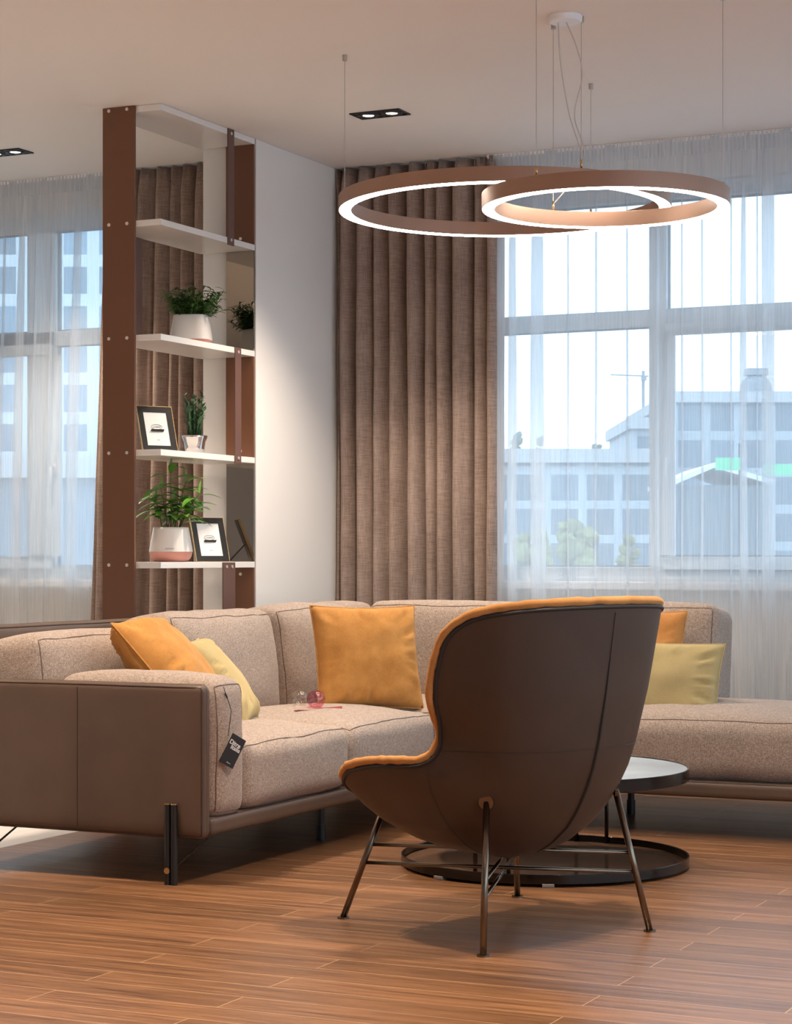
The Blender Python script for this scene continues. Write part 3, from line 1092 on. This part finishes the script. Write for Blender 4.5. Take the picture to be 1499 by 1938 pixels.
# card: faces the camera-right side, tilted in its own plane
Mt = Matrix.Translation((-3.414, 5.962, 0.437)) @ Matrix.Rotation(R(60), 4, 'Z') @ Matrix.Rotation(R(30), 4, 'Y')
card = MB(); card.M = Mt
card.box(-0.029, 0.029, -0.003, 0.001, -0.052, 0.052)
co = card.build('card', BLACK, tg)
pg = MB(); pg.M = Mt
pg.box(-0.028, 0.028, 0.0012, 0.004, -0.0525, 0.051)
pg.build('card_pages', PAPER, tg)
Tm = Matrix.Translation(-Vector(tg.location)) @ Mt
text_mesh('lettering', 'Ditre', 0.021, WHITEINK, co, Tm @ Matrix.Translation((-0.004, -0.0035, 0.024)) @ Matrix.Rotation(PI / 2, 4, 'X'), 0.0003, 0.0004)
text_mesh('lettering', 'Italia', 0.021, WHITEINK, co, Tm @ Matrix.Translation((0.005, -0.0035, 0.010)) @ Matrix.Rotation(PI / 2, 4, 'X'), 0.0003, 0.0004)
text_mesh('lettering', 'ditre.it', 0.006, WHITEINK, co, Tm @ Matrix.Translation((0.004, -0.0035, -0.042)) @ Matrix.Rotation(PI / 2, 4, 'X'), 0.0003)


# ------------------------------------------------------------------ glass baubles on the seat
def bauble(label, c, r, mat):
    root = thing('glass_bauble', label, 'ornament', (c[0], c[1], c[2] - r))
    prof = [(r * math.sin(PI * k / 24), r - r * math.cos(PI * k / 24)) for k in range(25)]
    MB().lathe(prof, n=36).build('glass_sphere', mat, root, smooth=True, local=True)
    MB().lathe([(0, 0.0), (r * .3, 0.0), (r * .3, 0.004), (0, 0.004)], n=20).build('metal_cap', STEEL, root, local=True)
    return root


bauble('pink glass bauble on the sofa seat beside the mustard corner pillow', (-3.745, 7.20, 0.522), 0.036, PINKG)
bauble('clear glass bauble behind the pink one on the sofa seat', (-3.835, 7.235, 0.522), 0.034, CLEARG)
rb = MB()
rb.add([(-3.79, 7.10, 0.483), (-3.775, 7.085, 0.483), (-3.65, 7.24, 0.486), (-3.665, 7.27, 0.492), (-3.70, 7.20, 0.4845)],
       [(0, 1, 4), (1, 2, 4), (2, 3, 4), (3, 0, 4)])
rbo = rb.build('ribbon', plain('red_ribbon', (0.22, 0.03, 0.03), 0.4), None)
rs_ = rbo.modifiers.new('s', 'SOLIDIFY'); rs_.thickness = 0.001
tag(rbo, 'dark red ribbon lying under the pink glass bauble on the seat', 'ribbon')

# ------------------------------------------------------------------ radiator
rd = thing('radiator', 'white panel radiator under the right window, behind the sheer', 'radiator', (-2.2, 9.36, 0.0))
x0, x1 = -3.3, -1.0
m = MB().box(x0, x1, 9.305, 9.315, 0.15, 0.645)
n = int((x1 - x0) / 0.05)
for k in range(n):
    xx = x0 + 0.025 + k * 0.05
    m.box(xx - .014, xx + .014, 9.295, 9.305, 0.19, 0.60)
m.build('panel', RADM, rd, bevel=0.003)
m = MB().box(x0, x1, 9.31, 9.385, 0.645, 0.652)
m.build('top_grille', RADM, rd, bevel=0.002)
for xa in (x0 + .1, x1 - .14):
    MB().box(xa, xa + .04, 9.33, 9.384, 0.2, 0.6).build('bracket', RADM, rd)
MB().tube([(x1 - .05, 9.35, 0.0), (x1 - .05, 9.35, 0.2)], 0.009).tube([(x1 - .15, 9.35, 0.0), (x1 - .15, 9.35, 0.2)], 0.009).build('pipe', RADM, rd)

# ------------------------------------------------------------------ coffee table
TX, TY, TR = -2.617, 6.771, 0.504
tb = thing('coffee_table', 'low round coffee table with dark top and open ring base behind the armchair', 'table', (TX, TY, 0))


def ringpts(r, z, n=72, c=(TX, TY)):
    return [(c[0] + r * math.cos(2 * PI * k / n), c[1] + r * math.sin(2 * PI * k / n), z) for k in range(n)]


def band(r0, r1, z0, z1, c=(TX, TY), n=96):
    m = MB()
    m.grid([ringpts(r0, z0, n, c), ringpts(r1, z0, n, c), ringpts(r1, z1, n, c), ringpts(r0, z1, n, c)], cu=True, cv=True)
    return m


band(TR - 0.006, TR, 0.306, 0.348).build('table_rim', BLACKM, tb, bevel=0.0015)
MB().lathe([(0, 0.345), (TR - 0.007, 0.345), (TR - 0.007, 0.310), (0, 0.310)], (TX, TY, 0), 96).build('tabletop', TABLETOP, tb)
band(TR - 0.007, TR, 0.010, 0.042).build('base_ring', BLACKM, tb, bevel=0.0015)
MB().lathe([(0, 0.018), (TR - 0.008, 0.018), (TR - 0.008, 0.011), (0, 0.011)], (TX, TY, 0), 96).build('base_plate', BASEPLATE, tb)
for (x, y) in ((-2.803, 6.345), (-2.441, 6.345)):
    v = (Vector((x, y)) - Vector((TX, TY))).normalized() * TR
    for s in (1, -1):
        a = math.atan2(v.y * s, v.x * s)
        m = MB(); m.M = Matrix.Translation((TX, TY, 0)) @ Matrix.Rotation(a, 4, 'Z')
        m.box(TR - .02, TR + .006, -.020, .020, 0.0, 0.012)
        m.build('foot_pad', plain('grey_rubber', (0.16, 0.14, 0.13), 0.6), tb, bevel=0.002)
        a2 = a + (0.33 if s > 0 else 0.33)
for (x, y) in ((-2.674, 6.287), (-2.555, 6.282)):
    v = (Vector((x, y)) - Vector((TX, TY))).normalized() * (TR - 0.013)
    for s in (1, -1):
        MB().tube([(TX + v.x * s, TY + v.y * s, 0.012), (TX + v.x * s, TY + v.y * s, 0.31)], 0.0075, 12).build('leg', BLACKM, tb, smooth=True)

# ------------------------------------------------------------------ armchair
ch = thing('armchair', 'high-backed lounge chair with brown leather shell, mustard velvet lining and thin bronze legs', 'armchair', (-2.262, 5.567, 0), R(70.2))
ftab = [(0.204, 0.02), (0.218, 0.16), (0.235, 0.33), (0.262, 0.48), (0.315, 0.66), (0.36, 0.76), (0.42, 0.86), (0.48, 0.935), (0.555, 1.0), (0.70, 1.085), (0.95, 1.20), (1.1, 1.25)]


def fz(z):
    for (a, fa), (b, fb) in zip(ftab, ftab[1:]):
        if z <= b:
            t = max(0, (z - a) / (b - a))
            return fa + (fb - fa) * t
    return ftab[-1][1]


# rim outline as plan direction q (u = right of sitter, v = forward) with the rim height z, left half; mirrored
rimL = [(0.0, 0.46, 0.385), (-0.19, 0.46, 0.388), (-0.335, 0.44, 0.40), (-0.398, 0.385, 0.435), (-0.425, 0.295, 0.472), (-0.432, 0.18, 0.496),
        (-0.434, 0.07, 0.505), (-0.424, -0.015, 0.512), (-0.412, -0.060, 0.545), (-0.404, -0.082, 0.63), (-0.396, -0.098, 0.73),
        (-0.386, -0.115, 0.81), (-0.372, -0.138, 0.87), (-0.338, -0.185, 0.917), (-0.275, -0.255, 0.940), (-0.167, -0.312, 0.950), (0.0, -0.333, 0.953)]


def catmull(P, n):
    P = [Vector(p) for p in P]
    out = []
    m = len(P)
    for i in range(m):
        p0, p1, p2, p3 = P[i - 1], P[i], P[(i + 1) % m], P[(i + 2) % m]
        for k in range(n):
            t = k / n
            out.append(0.5 * ((2 * p1) + (-p0 + p2) * t + (2 * p0 - 5 * p1 + 4 * p2 - p3) * t * t + (-p0 + 3 * p1 - 3 * p2 + p3) * t ** 3))
    return out


rim = catmull(rimL + [(-x, y, z) for (x, y, z) in reversed(rimL[1:-1])], 6)
NR, NT_ = len(rim), 30
ZB = 0.204


def radial(p, z):
    th = math.atan2(abs(p.x), p.y)          # 0 front, pi back
    pinch = 0.125 * math.exp(-((th - 1.80) / 0.30) ** 2) * math.exp(-((z - 0.575) / 0.085) ** 2)
    return fz(z) * (1 - pinch)


G = []
for p in rim:
    col = []
    for j in range(NT_ + 1):
        t = j / NT_
        z = ZB + (p.z - ZB) * t ** 1.75
        g = radial(p, z) if t > 0 else 0.0
        if t < 0.12: g *= (t / 0.12) ** 0.6
        col.append(Vector((p.x * g, p.y * g, z)))
    G.append(col)
outer = MB().grid(G, cu=True)
shell = outer.build('shell', LEATHER2, ch, smooth=True, local=True)
cen = Vector((0, 0.02, 0.62))
# velvet lining: the same bowl, drawn in by the padding thickness
I = []
ZI = ZB + 0.11
for i, p in enumerate(rim):
    L0 = math.hypot(p.x, p.y)
    row = []
    for j in range(NT_ + 1):
        t = j / NT_
        z = ZI + (p.z + 0.004 - ZI) * t ** 1.4
        rad = L0 * radial(p, min(z, p.z))
        off = 0.016 + 0.032 * math.sin(PI * min(1, (1 - t) * 1.4) / 2) + 0.004 * noise.noise((i * 0.35, j * 0.4, 1.0))
        rr = (rad - off) * min(1.0, t / 0.30) ** 0.8
        row.append(Vector((p.x / L0 * rr, p.y / L0 * rr, z)))
    I.append(row)
MB().grid(I, cu=True, flip=True).build('lining', VELVET2, ch, smooth=True, local=True)
rp, pp_ = [], []
for i in range(NR):
    tg_ = (G[(i + 1) % NR][NT_] - G[i - 1][NT_]).normalized()
    cd = G[i][NT_ - 1] - G[i][NT_]
    nn = tg_.cross(cd).normalized()
    if nn.dot(cen - G[i][NT_]) > 0: nn = -nn
    wv_ = nn.cross(tg_).normalized()
    if wv_.dot(cd) < 0: wv_ = -wv_
    rp.append(G[i][NT_] - nn * 0.009 - wv_ * 0.006 + Vector((0, 0, 0.003 * noise.noise((i * 0.9, 0, 0)))))
    pp_.append(G[i][NT_] + wv_ * 0.0095 + nn * 0.0015)
MB().tube(rp, [0.0125 + 0.003 * noise.noise((i * 0.55, 3, 1)) for i in range(NR)], 12, closed=True).build('velvet_rim', VELVET2, ch, smooth=True, local=True)
MB().tube(pp_, 0.0055, 8, closed=True).build('piping_or_gap', DARK_GAP_ZIP, ch, smooth=True, local=True)  # dark tube drawn for the shaded gap under the velvet rim
# seat cushion inside
me, warp = soft_box(0.50, 0.52, 0.11, 0.05, (0.0, 0.0, 0.02), 30, 0.004)
me.v = [Vector((v.x * (1 - 0.15 * (v.y < 0) * abs(v.y) / 0.28), v.y + 0.05, v.z + 0.405)) for v in me.v]
sc_ = me.build('seat_cushion', VELVET2, ch, smooth=True, local=True)


def on_shell(idx, t):
    i = int(idx) % NR; j = t * NT_
    k = min(int(j), NT_ - 1); f = j - k
    p = G[i][k].lerp(G[i][k + 1], f)
    a = G[(i + 1) % NR][k] - G[i - 1][k]; b = G[i][k + 1] - G[i][k]
    n_ = a.cross(b).normalized()
    if n_.dot(cen - p) > 0: n_ = -n_
    return p + n_ * 0.0008


iback = 16 * 6   # rim index of the back centre
ileft = 8 * 6
# centre back seam + open zipper line
MB().tube([on_shell(iback, 0.30 + 0.68 * k / 24) for k in range(25)], 0.0016, 5).build('seam', LSEAM, shell, local=True)
MB().tube([on_shell(iback, 0.16 + 0.72 * k / 24) for k in range(25)], [0.0016 + 0.0042 * math.sin(PI * k / 24) for k in range(25)], 6).build('zipper', DARK_GAP_ZIP, shell, local=True)
for ii in (ileft - 3, NR - ileft + 3):
    MB().tube([on_shell(ii, 0.25 + 0.70 * k / 20) for k in range(21)], 0.0014, 5).build('seam', LSEAM, shell, local=True)


def at_height(i, z):
    for j in range(NT_):
        if G[i % NR][j].z <= z <= G[i % NR][j + 1].z:
            return on_shell(i, (j + (z - G[i % NR][j].z) / (G[i % NR][j + 1].z - G[i % NR][j].z)) / NT_)
    return None


hs = [at_height(i, 0.545 + 0.0) for i in range(8 * 6 + 2, NR - (8 * 6 + 2))]
MB().tube([p for p in hs if p], 0.0014, 5).build('seam', LSEAM, shell, local=True)

# legs: floor points (world) -> local
Minv = (Matrix.Translation((-2.262, 5.567, 0)) @ Matrix.Rotation(R(70.2), 4, 'Z')).inverted()
feet = [Vector(p) for p in ((-2.774, 5.510, 0), (-2.167, 5.146, 0), (-1.876, 5.693, 0), (-2.446, 6.089, 0))]
feet = [Minv @ p for p in feet]
tops_ = []
bc = sum(feet, Vector()) / 4
for k, f in enumerate(feet):
    d = (f - bc)
    tip = bc + d * 0.78
    # attach where the shell surface has this direction at z ~ .41
    ang = math.atan2(tip.y, tip.x)
    best = min(range(NR), key=lambda i: abs((math.atan2(G[i][14].y, G[i][14].x) - ang + PI) % (2 * PI) - PI))
    zt = 0.405 if k in (1, 2) else 0.355
    ap = at_height(best, zt) or tip
    tops_.append(ap)
    m = MB().tube([f + Vector((0, 0, 0.004)), ap], 0.0095, 16)
    lg = m.build('leg', BRONZE, ch, smooth=True, local=True)
    MB().lathe([(0, 0.0), (0.018, 0.0), (0.018, 0.005), (0.0, 0.006)], tuple(f), 20).build('foot_glide', BRONZE, lg, smooth=False, local=True)
    n_ = (ap - Vector((0, 0, 0.5))); n_.z = -0.02; n_.normalize()
    MB().tube([ap - n_ * 0.002, ap + n_ * 0.007], 0.021, 20).build('mount_disc', BRONZE, lg, local=True)
for (a, b, z0) in ((0, 2, 0.225), (0, 2, 0.170), (1, 3, 0.195), (1, 3, 0.150)):
    pa_ = feet[a].lerp(tops_[a], (z0) / tops_[a].z); pb_ = feet[b].lerp(tops_[b], (z0) / tops_[b].z)
    MB().tube([pa_, pb_], 0.0058, 12).build('stretcher', BRONZE, ch, smooth=True, local=True)

# ------------------------------------------------------------------ pendant lamp
pd = thing('pendant_lamp', 'two interlocking copper ring pendants with lit LED undersides hung on thin wires', 'pendant lamp', (-2.615, 6.97, CEIL))
BC, SC = (-3.033, 7.415), (-2.394, 6.776)


def led_ring(c, Ro, z0, h, wd):
    n = 128
    m = MB()
    m.grid([ringpts(Ro, z0, n, c), ringpts(Ro, z0 + h, n, c), ringpts(Ro - wd, z0 + h, n, c), ringpts(Ro - wd, z0, n, c),
            ringpts(Ro - wd + .003, z0, n, c), ringpts(Ro - wd + .003, z0 + .004, n, c), ringpts(Ro - .003, z0 + .004, n, c), ringpts(Ro - .003, z0, n, c)], cu=True, cv=True)
    o = m.build('ring', RING, pd, bevel=0.0008, segs=1)
    m = MB()
    m.grid([ringpts(Ro - wd + .0031, z0 - .0015, n, c), ringpts(Ro - .0031, z0 - .0015, n, c), ringpts(Ro - .0031, z0 + .0035, n, c), ringpts(Ro - wd + .0031, z0 + .0035, n, c)], cu=True, cv=True)
    m.build('light_diffuser', LED, o)
    return o


big = led_ring(BC, 0.644, 2.425, 0.054, 0.050)
small = led_ring(SC, 0.429, 2.29, 0.054, 0.046)


def wire(p, top):
    m = MB().tube([(p[0], p[1], p[2] + .004), (p[0], p[1], p[2] + .035)], 0.0045, 10)
    m.build('wire_grip', BRASS, pd, smooth=True)
    MB().tube([(p[0], p[1], p[2] + .03), (p[0], p[1], CEIL - .02)], 0.0013, 6).build('suspension_wire', STEEL, pd)
    MB().tube([(p[0], p[1], CEIL - .022), (p[0], p[1], CEIL)], 0.0095, 14).build('ceiling_anchor', STEEL, pd, smooth=False)


CRv, CFv = CR, CF


def ring_at(c, Ro, z, ang_cam):
    """point on the ring's centre line at an angle in (camera right, camera forward) terms"""
    d = CRv * math.cos(ang_cam) + CFv * math.sin(ang_cam)
    r = Ro - 0.024
    return (c[0] + d.x * r, c[1] + d.y * r, z)


for ang in (R(180), R(-66.5), R(52)):
    wire(ring_at(BC, 0.644, 2.479, ang), CEIL)
for ang in (R(-130), R(112), R(-3)):
    wire(ring_at(SC, 0.429, 2.344, ang), CEIL)
MB().lathe([(0, 0.0), (0.060, 0.0), (0.062, -0.004), (0.060, -0.020), (0.056, -0.024), (0, -0.024)], (-2.615, 6.97, CEIL), 40).build('canopy', CANW, pd, smooth=False)
pB = Vector(ring_at(BC, 0.644, 2.50, R(-66.5)))
pS = Vector(ring_at(SC, 0.429, 2.37, R(112)))
c0 = Vector((-2.625, 6.965, CEIL - 0.02))


def curve(ps, n=12):
    ps = [Vector(p) for p in ps]
    P = [ps[0]] + ps + [ps[-1]]
    out = []
    for i in range(1, len(P) - 2):
        p0, p1, p2, p3 = P[i - 1], P[i], P[i + 1], P[i + 2]
        for k in range(n):
            t = k / n
            out.append(0.5 * ((2 * p1) + (-p0 + p2) * t + (2 * p0 - 5 * p1 + 4 * p2 - p3) * t * t + (-p0 + 3 * p1 - 3 * p2 + p3) * t ** 3))
    return out + [ps[-1]]


MB().tube(curve([c0 - CR * 0.014, c0 - CR * 0.005 + Vector((0, 0, -0.15)), c0 + CR * 0.025 + Vector((0, 0, -0.33)), pB + Vector((-.006, 0, 0.06)), pB]), 0.0024, 8).build('cord', CORD, pd, smooth=True)
MB().tube(curve([c0 + CR * 0.014, c0 + CR * 0.055 + Vector((0, 0, -0.10)), c0 + CR * 0.072 + Vector((0, 0, -0.20)), c0 + CR * 0.045 + Vector((0, 0, -0.34)), pB + Vector((.004, .02, 0.04)), pB.lerp(pS, 0.5) + Vector((0, 0, -.01)), pS]), 0.0024, 8).build('cord', CORD, pd, smooth=True)


# ------------------------------------------------------------------ recessed twin downlights, unseen fill spots
def downlight(cx, cy, label, pw=18):
    root = thing('recessed_downlight', label, 'ceiling light', (cx, cy, CEIL), group='twin recessed downlights in the ceiling')
    L_, W_ = 0.24, 0.125
    m = MB()
    m.box(cx - L_ / 2, cx + L_ / 2, cy - W_ / 2, cy - W_ / 2 + .012, CEIL - .006, CEIL - .0005).box(cx - L_ / 2, cx + L_ / 2, cy + W_ / 2 - .012, cy + W_ / 2, CEIL - .006, CEIL - .0005)
    for a, b in ((-L_ / 2, -L_ / 2 + .012), (-.006, .006), (L_ / 2 - .012, L_ / 2)):
        m.box(cx + a, cx + b, cy - W_ / 2 + .012, cy + W_ / 2 - .012, CEIL - .006, CEIL - .0005)
    m.build('frame', BLACK, root)
    MB().box(cx - L_ / 2 + .004, cx + L_ / 2 - .004, cy - W_ / 2 + .004, cy + W_ / 2 - .004, CEIL - .0035, CEIL - .0005).build('housing', BLACK, root)
    for s in (-1, 1):
        MB().lathe([(0.047, -0.0035), (0.047, -0.008), (0.036, -0.009), (0.033, -0.0035)], (cx + s * .057, cy, CEIL), 28).build('gimbal_ring', BLACK, root, smooth=True)
        MB().lathe([(0, -0.006), (0.025, -0.005), (0.025, -0.0036)], (cx + s * .057, cy, CEIL), 24).build('lamp_face', BULB, root)
        if pw:
            spot(cx + s * .057, cy, pw, 95, 0.7, 0.03, z=CEIL - 0.014)


downlight(-3.925, 8.155, 'black twin recessed ceiling downlight between the shelving and the large ring lamp', 55)
downlight(-5.93, 8.165, 'black twin recessed ceiling downlight at the left picture edge, above the left window', 45)
for (x, y) in ((-3.9, 5.4), (-1.6, 5.4), (-3.9, 2.6), (-1.6, 2.6), (-6.2, 5.4), (-6.2, 2.6), (0.7, 5.4), (0.7, 2.6), (0.7, 8.1), (-3.0, 0), (-0.5, 0)):  # unseen spots without fixtures, added as warm fill light
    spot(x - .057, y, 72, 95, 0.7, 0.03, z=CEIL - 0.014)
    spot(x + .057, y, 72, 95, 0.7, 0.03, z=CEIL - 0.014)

# ------------------------------------------------------------------ outside
GROUND = plain('asphalt', (0.16, 0.17, 0.18), 0.9)
gr = struct(MB().box(-400, 300, 12, 500, -12.2, -12), 'terrain', GROUND)


def cam_pt(px, dist):
    """world x, y at a bearing seen from the room's viewpoint, used for siting the far buildings"""
    r = (px - 750) / 3900.0
    return Vector((r * 0.9044 - 0.4267, r * 0.4267 + 0.9044)) * dist


def zz(y, dist): return 1.08 + (1055 - y) / 3900 * dist


def building(label, pxa, pxb, dist, ytop, depth, mats, name='building', cat='building', extra=None):
    a, b = cam_pt(pxa, dist), cam_pt(pxb, dist)
    ang = math.atan2(b.y - a.y, b.x - a.x)
    L_ = (b - a).length
    root = thing(name, label, cat, (a.x, a.y, -12), ang)
    H = zz(ytop, dist) + 12
    MB().box(0, L_, 0, depth, 0, H).build('walls', mats, root, local=True)
    MB().box(-.2, L_ + .2, -.3, depth, H, H + .5).build('parapet', plain('parapet_concrete', (0.5, 0.52, 0.54), 0.8), root, local=True)
    return root, L_, H


CONC = (0.42, 0.45, 0.48)
f1 = make_facade('office_facade', (0.44, 0.52, 0.57), (0.11, 0.17, 0.22), 1.3, 1.25, 0.16)
f2 = make_facade('apartment_facade', (0.60, 0.68, 0.73), (0.17, 0.24, 0.30), 0.95, 1.05, 0.17)
f3 = make_facade('brick_facade', (0.38, 0.44, 0.49), (0.10, 0.15, 0.20), 1.5, 1.7, 0.22)
building('long low office block beyond the right window, left of the mullion', 900, 1262, 75, 876, 14, f1)
b2, L2, H2 = building('grey block with a dome seen through the right part of the window', 1275, 1560, 95, 762, 18, f3)
dm = MB()
u = 95 / 3900
dx = (1460 - 1275) * u
dm.lathe([(34 * u, 0), (34 * u, 25 * u * .6)] + [(32 * u * math.cos(R(a)), 25 * u * .6 + 34 * u * math.sin(R(a))) for a in range(0, 91, 10)], (dx, 4, H2 + .5), 28)
dm.build('dome', plain('zinc_dome', (0.22, 0.26, 0.30), 0.5), b2, smooth=True, local=True)
MB().box(dx - .5, dx + .5, 3.5, 4.5, H2 + .5 + 45 * u, H2 + .5 + 58 * u).build('dome_lantern', plain('lantern', (0.24, 0.28, 0.32), 0.5), b2, local=True)
building('dark tower block rising just left of the window mullion', 1198, 1268, 92, 812, 10, f3)
# gabled pavilion nearer
a = cam_pt(1280, 60); b = cam_pt(1450, 60)
gv = thing('pavilion', 'dark glazed pavilion with a white gabled roof edge below the domed block', 'building', (a.x, a.y, -12), math.atan2(b.y - a.y, b.x - a.x))
u = 60 / 3900
zl = 12 + zz(918, 60)
MB().box(0, 175 * u, 0, 6, 0, zl).build('glazing', plain('dark_glazing', (0.09, 0.12, 0.15), 0.3), gv, local=True)
m = MB()
for (p, q) in (((-6 * u, zl), (70 * u, zl + 32 * u)), ((70 * u, zl + 32 * u), (180 * u, zl))):
    m.add([(p[0], -.3, p[1]), (q[0], -.3, q[1]), (q[0], 6, q[1]), (p[0], 6, p[1]), (p[0], -.3, p[1] + .15), (q[0], -.3, q[1] + .15), (q[0], 6, q[1] + .15), (p[0], 6, p[1] + .15)],
          [(0, 1, 2, 3), (4, 5, 6, 7), (0, 1, 5, 4), (2, 3, 7, 6), (0, 3, 7, 4), (1, 2, 6, 5)])
m.build('roof', plain('white_metal_roof', (0.8, 0.82, 0.84), 0.5), gv, local=True)
GREENB = plain('green_netting', (0.08, 0.62, 0.30), 0.6)
for (pa2, pb2, y0, y1, nm) in ((1355, 1402, 866, 890, 'bright green construction banner above the pavilion roof'), (1446, 1520, 878, 900, 'bright green construction banner at the right picture edge')):
    a = cam_pt(pa2, 58); b = cam_pt(pb2, 58)
    o = thing('green_banner', nm, 'banner', (a.x, a.y, zz(y1, 58)), math.atan2(b.y - a.y, b.x - a.x))
    Lb = (b - a).length; hb = zz(y0, 58) - zz(y1, 58)
    MB().box(0, Lb, 0, 0.06, 0, hb).build('cloth', GREENB, o, local=True)
    MB().tube([(Lb, 0.05, -12 - zz(y1, 58)), (Lb, 0.05, hb + .4)], 0.05, 8).build('pole', BLACK, o, local=True)


def tree(px, dist, ytop, ybot, wpx, seed, mat, label, group=None):
    u = dist / 3900
    c = cam_pt(px, dist)
    zt, zb = zz(ytop, dist), zz(ybot, dist)
    root = thing('tree', label, 'tree', (c.x, c.y, -12), 0, group)
    rnd = random.Random(seed)
    m = MB()
    H = zt - zb; W = wpx * u / 2
    for k in range(26):
        hh = rnd.random()
        rr = W * (0.35 + 0.65 * math.sin(PI * min(1, hh * 0.85 + 0.12))) * 0.75
        a = rnd.uniform(0, 2 * PI)
        r_ = rr * math.sqrt(rnd.random())
        cc = Vector((r_ * math.cos(a), r_ * math.sin(a), zb + 12 + H * (0.08 + 0.84 * hh)))
        br_ = W * rnd.uniform(0.25, 0.42)
        rows = []
        for i in range(7):
            ph_ = PI * i / 6
            rows.append([cc + Vector((math.sin(ph_) * math.cos(2 * PI * j / 9), math.sin(ph_) * math.sin(2 * PI * j / 9), math.cos(ph_))) * br_ * (0.8 + 0.4 * rnd.random()) for j in range(9)])
        m.grid(rows, cv=True)
    m.build('crown', mat, root, local=True)
    MB().tube([(0, 0, 0), (0, 0, zb + 12 + H * .5)], W * 0.1, 8).build('trunk', plain('bark', (0.08, 0.06, 0.05), 0.9), root, local=True)


YG = plain('autumn_leaves', (0.20, 0.21, 0.09), 0.9, var=0.3)
DG = plain('far_leaves', (0.10, 0.15, 0.11), 0.9, var=0.3)
tree(1090, 48, 985, 1120, 110, 1, YG, 'yellowish tree below the office block, left of the mullion')
tree(1010, 46, 1000, 1120, 90, 2, YG, 'yellow-green tree nearer the taupe drape, low in the window')
tree(1190, 50, 1005, 1120, 60, 8, YG, 'small yellow-green tree right beside the window mullion')
tree(978, 110, 815, 900, 36, 3, DG, 'dark skyline tree closest to the taupe drape')
tree(1022, 110, 822, 900, 24, 4, DG, 'slim dark skyline tree, second from the taupe drape')
tree(1130, 110, 838, 900, 34, 5, DG, 'rounded dark skyline tree above the middle of the office roof')
# tower crane
cc = cam_pt(1218, 130); u = 130 / 3900
cr = thing('tower_crane', 'thin pale tower crane standing behind the block left of the mullion', 'crane', (cc.x, cc.y, -12), R(25.258))
CRM = plain('crane_steel', (0.30, 0.36, 0.42), 0.6)
zt = zz(712, 130) + 12
MB().tube([(0, 0, 0), (0, 0, zt + 10 * u)], 5 * u * .6, 6).build('mast', CRM, cr, local=True)
MB().tube([(-62 * u, 0, zt + 3 * u), (10 * u, 0, zt)], 1.2 * u, 6).build('jib', CRM, cr, local=True)
MB().box(-3 * u, 5 * u, -.3, .3, zt - 8 * u, zt).build('cab', CRM, cr, local=True)
# left: apartment tower with sign
a3, L3, H3 = building('tall apartment tower filling the left window', -160, 215, 55, 250, 20, f2)
c = cam_pt(108, 54.6); b = cam_pt(170, 54.6)
sg = thing('shop_sign', 'lit purple shop sign low on the apartment tower in the left window', 'sign', (c.x, c.y, zz(962, 54.6)), math.atan2(b.y - c.y, b.x - c.x))
MB().box(-.1, (b - c).length + .3, 0, .1, -.05, .42).build('sign_board', emit('purple_sign', (0.30, 0.30, 0.95), 0.9), sg, local=True)
text_mesh('sign_lettering', 'MASON', 0.36, emit('sign_white', (0.8, 0.8, 1.0), 2.4), sg, Matrix.Translation((.42, -.03, .18)) @ Matrix.Rotation(PI / 2, 4, 'X'), 0.01)
building('low shopfront block in front of the apartment tower, left window', -120, 205, 50, 905, 3, plain('shopfront', (0.22, 0.27, 0.32), 0.5))
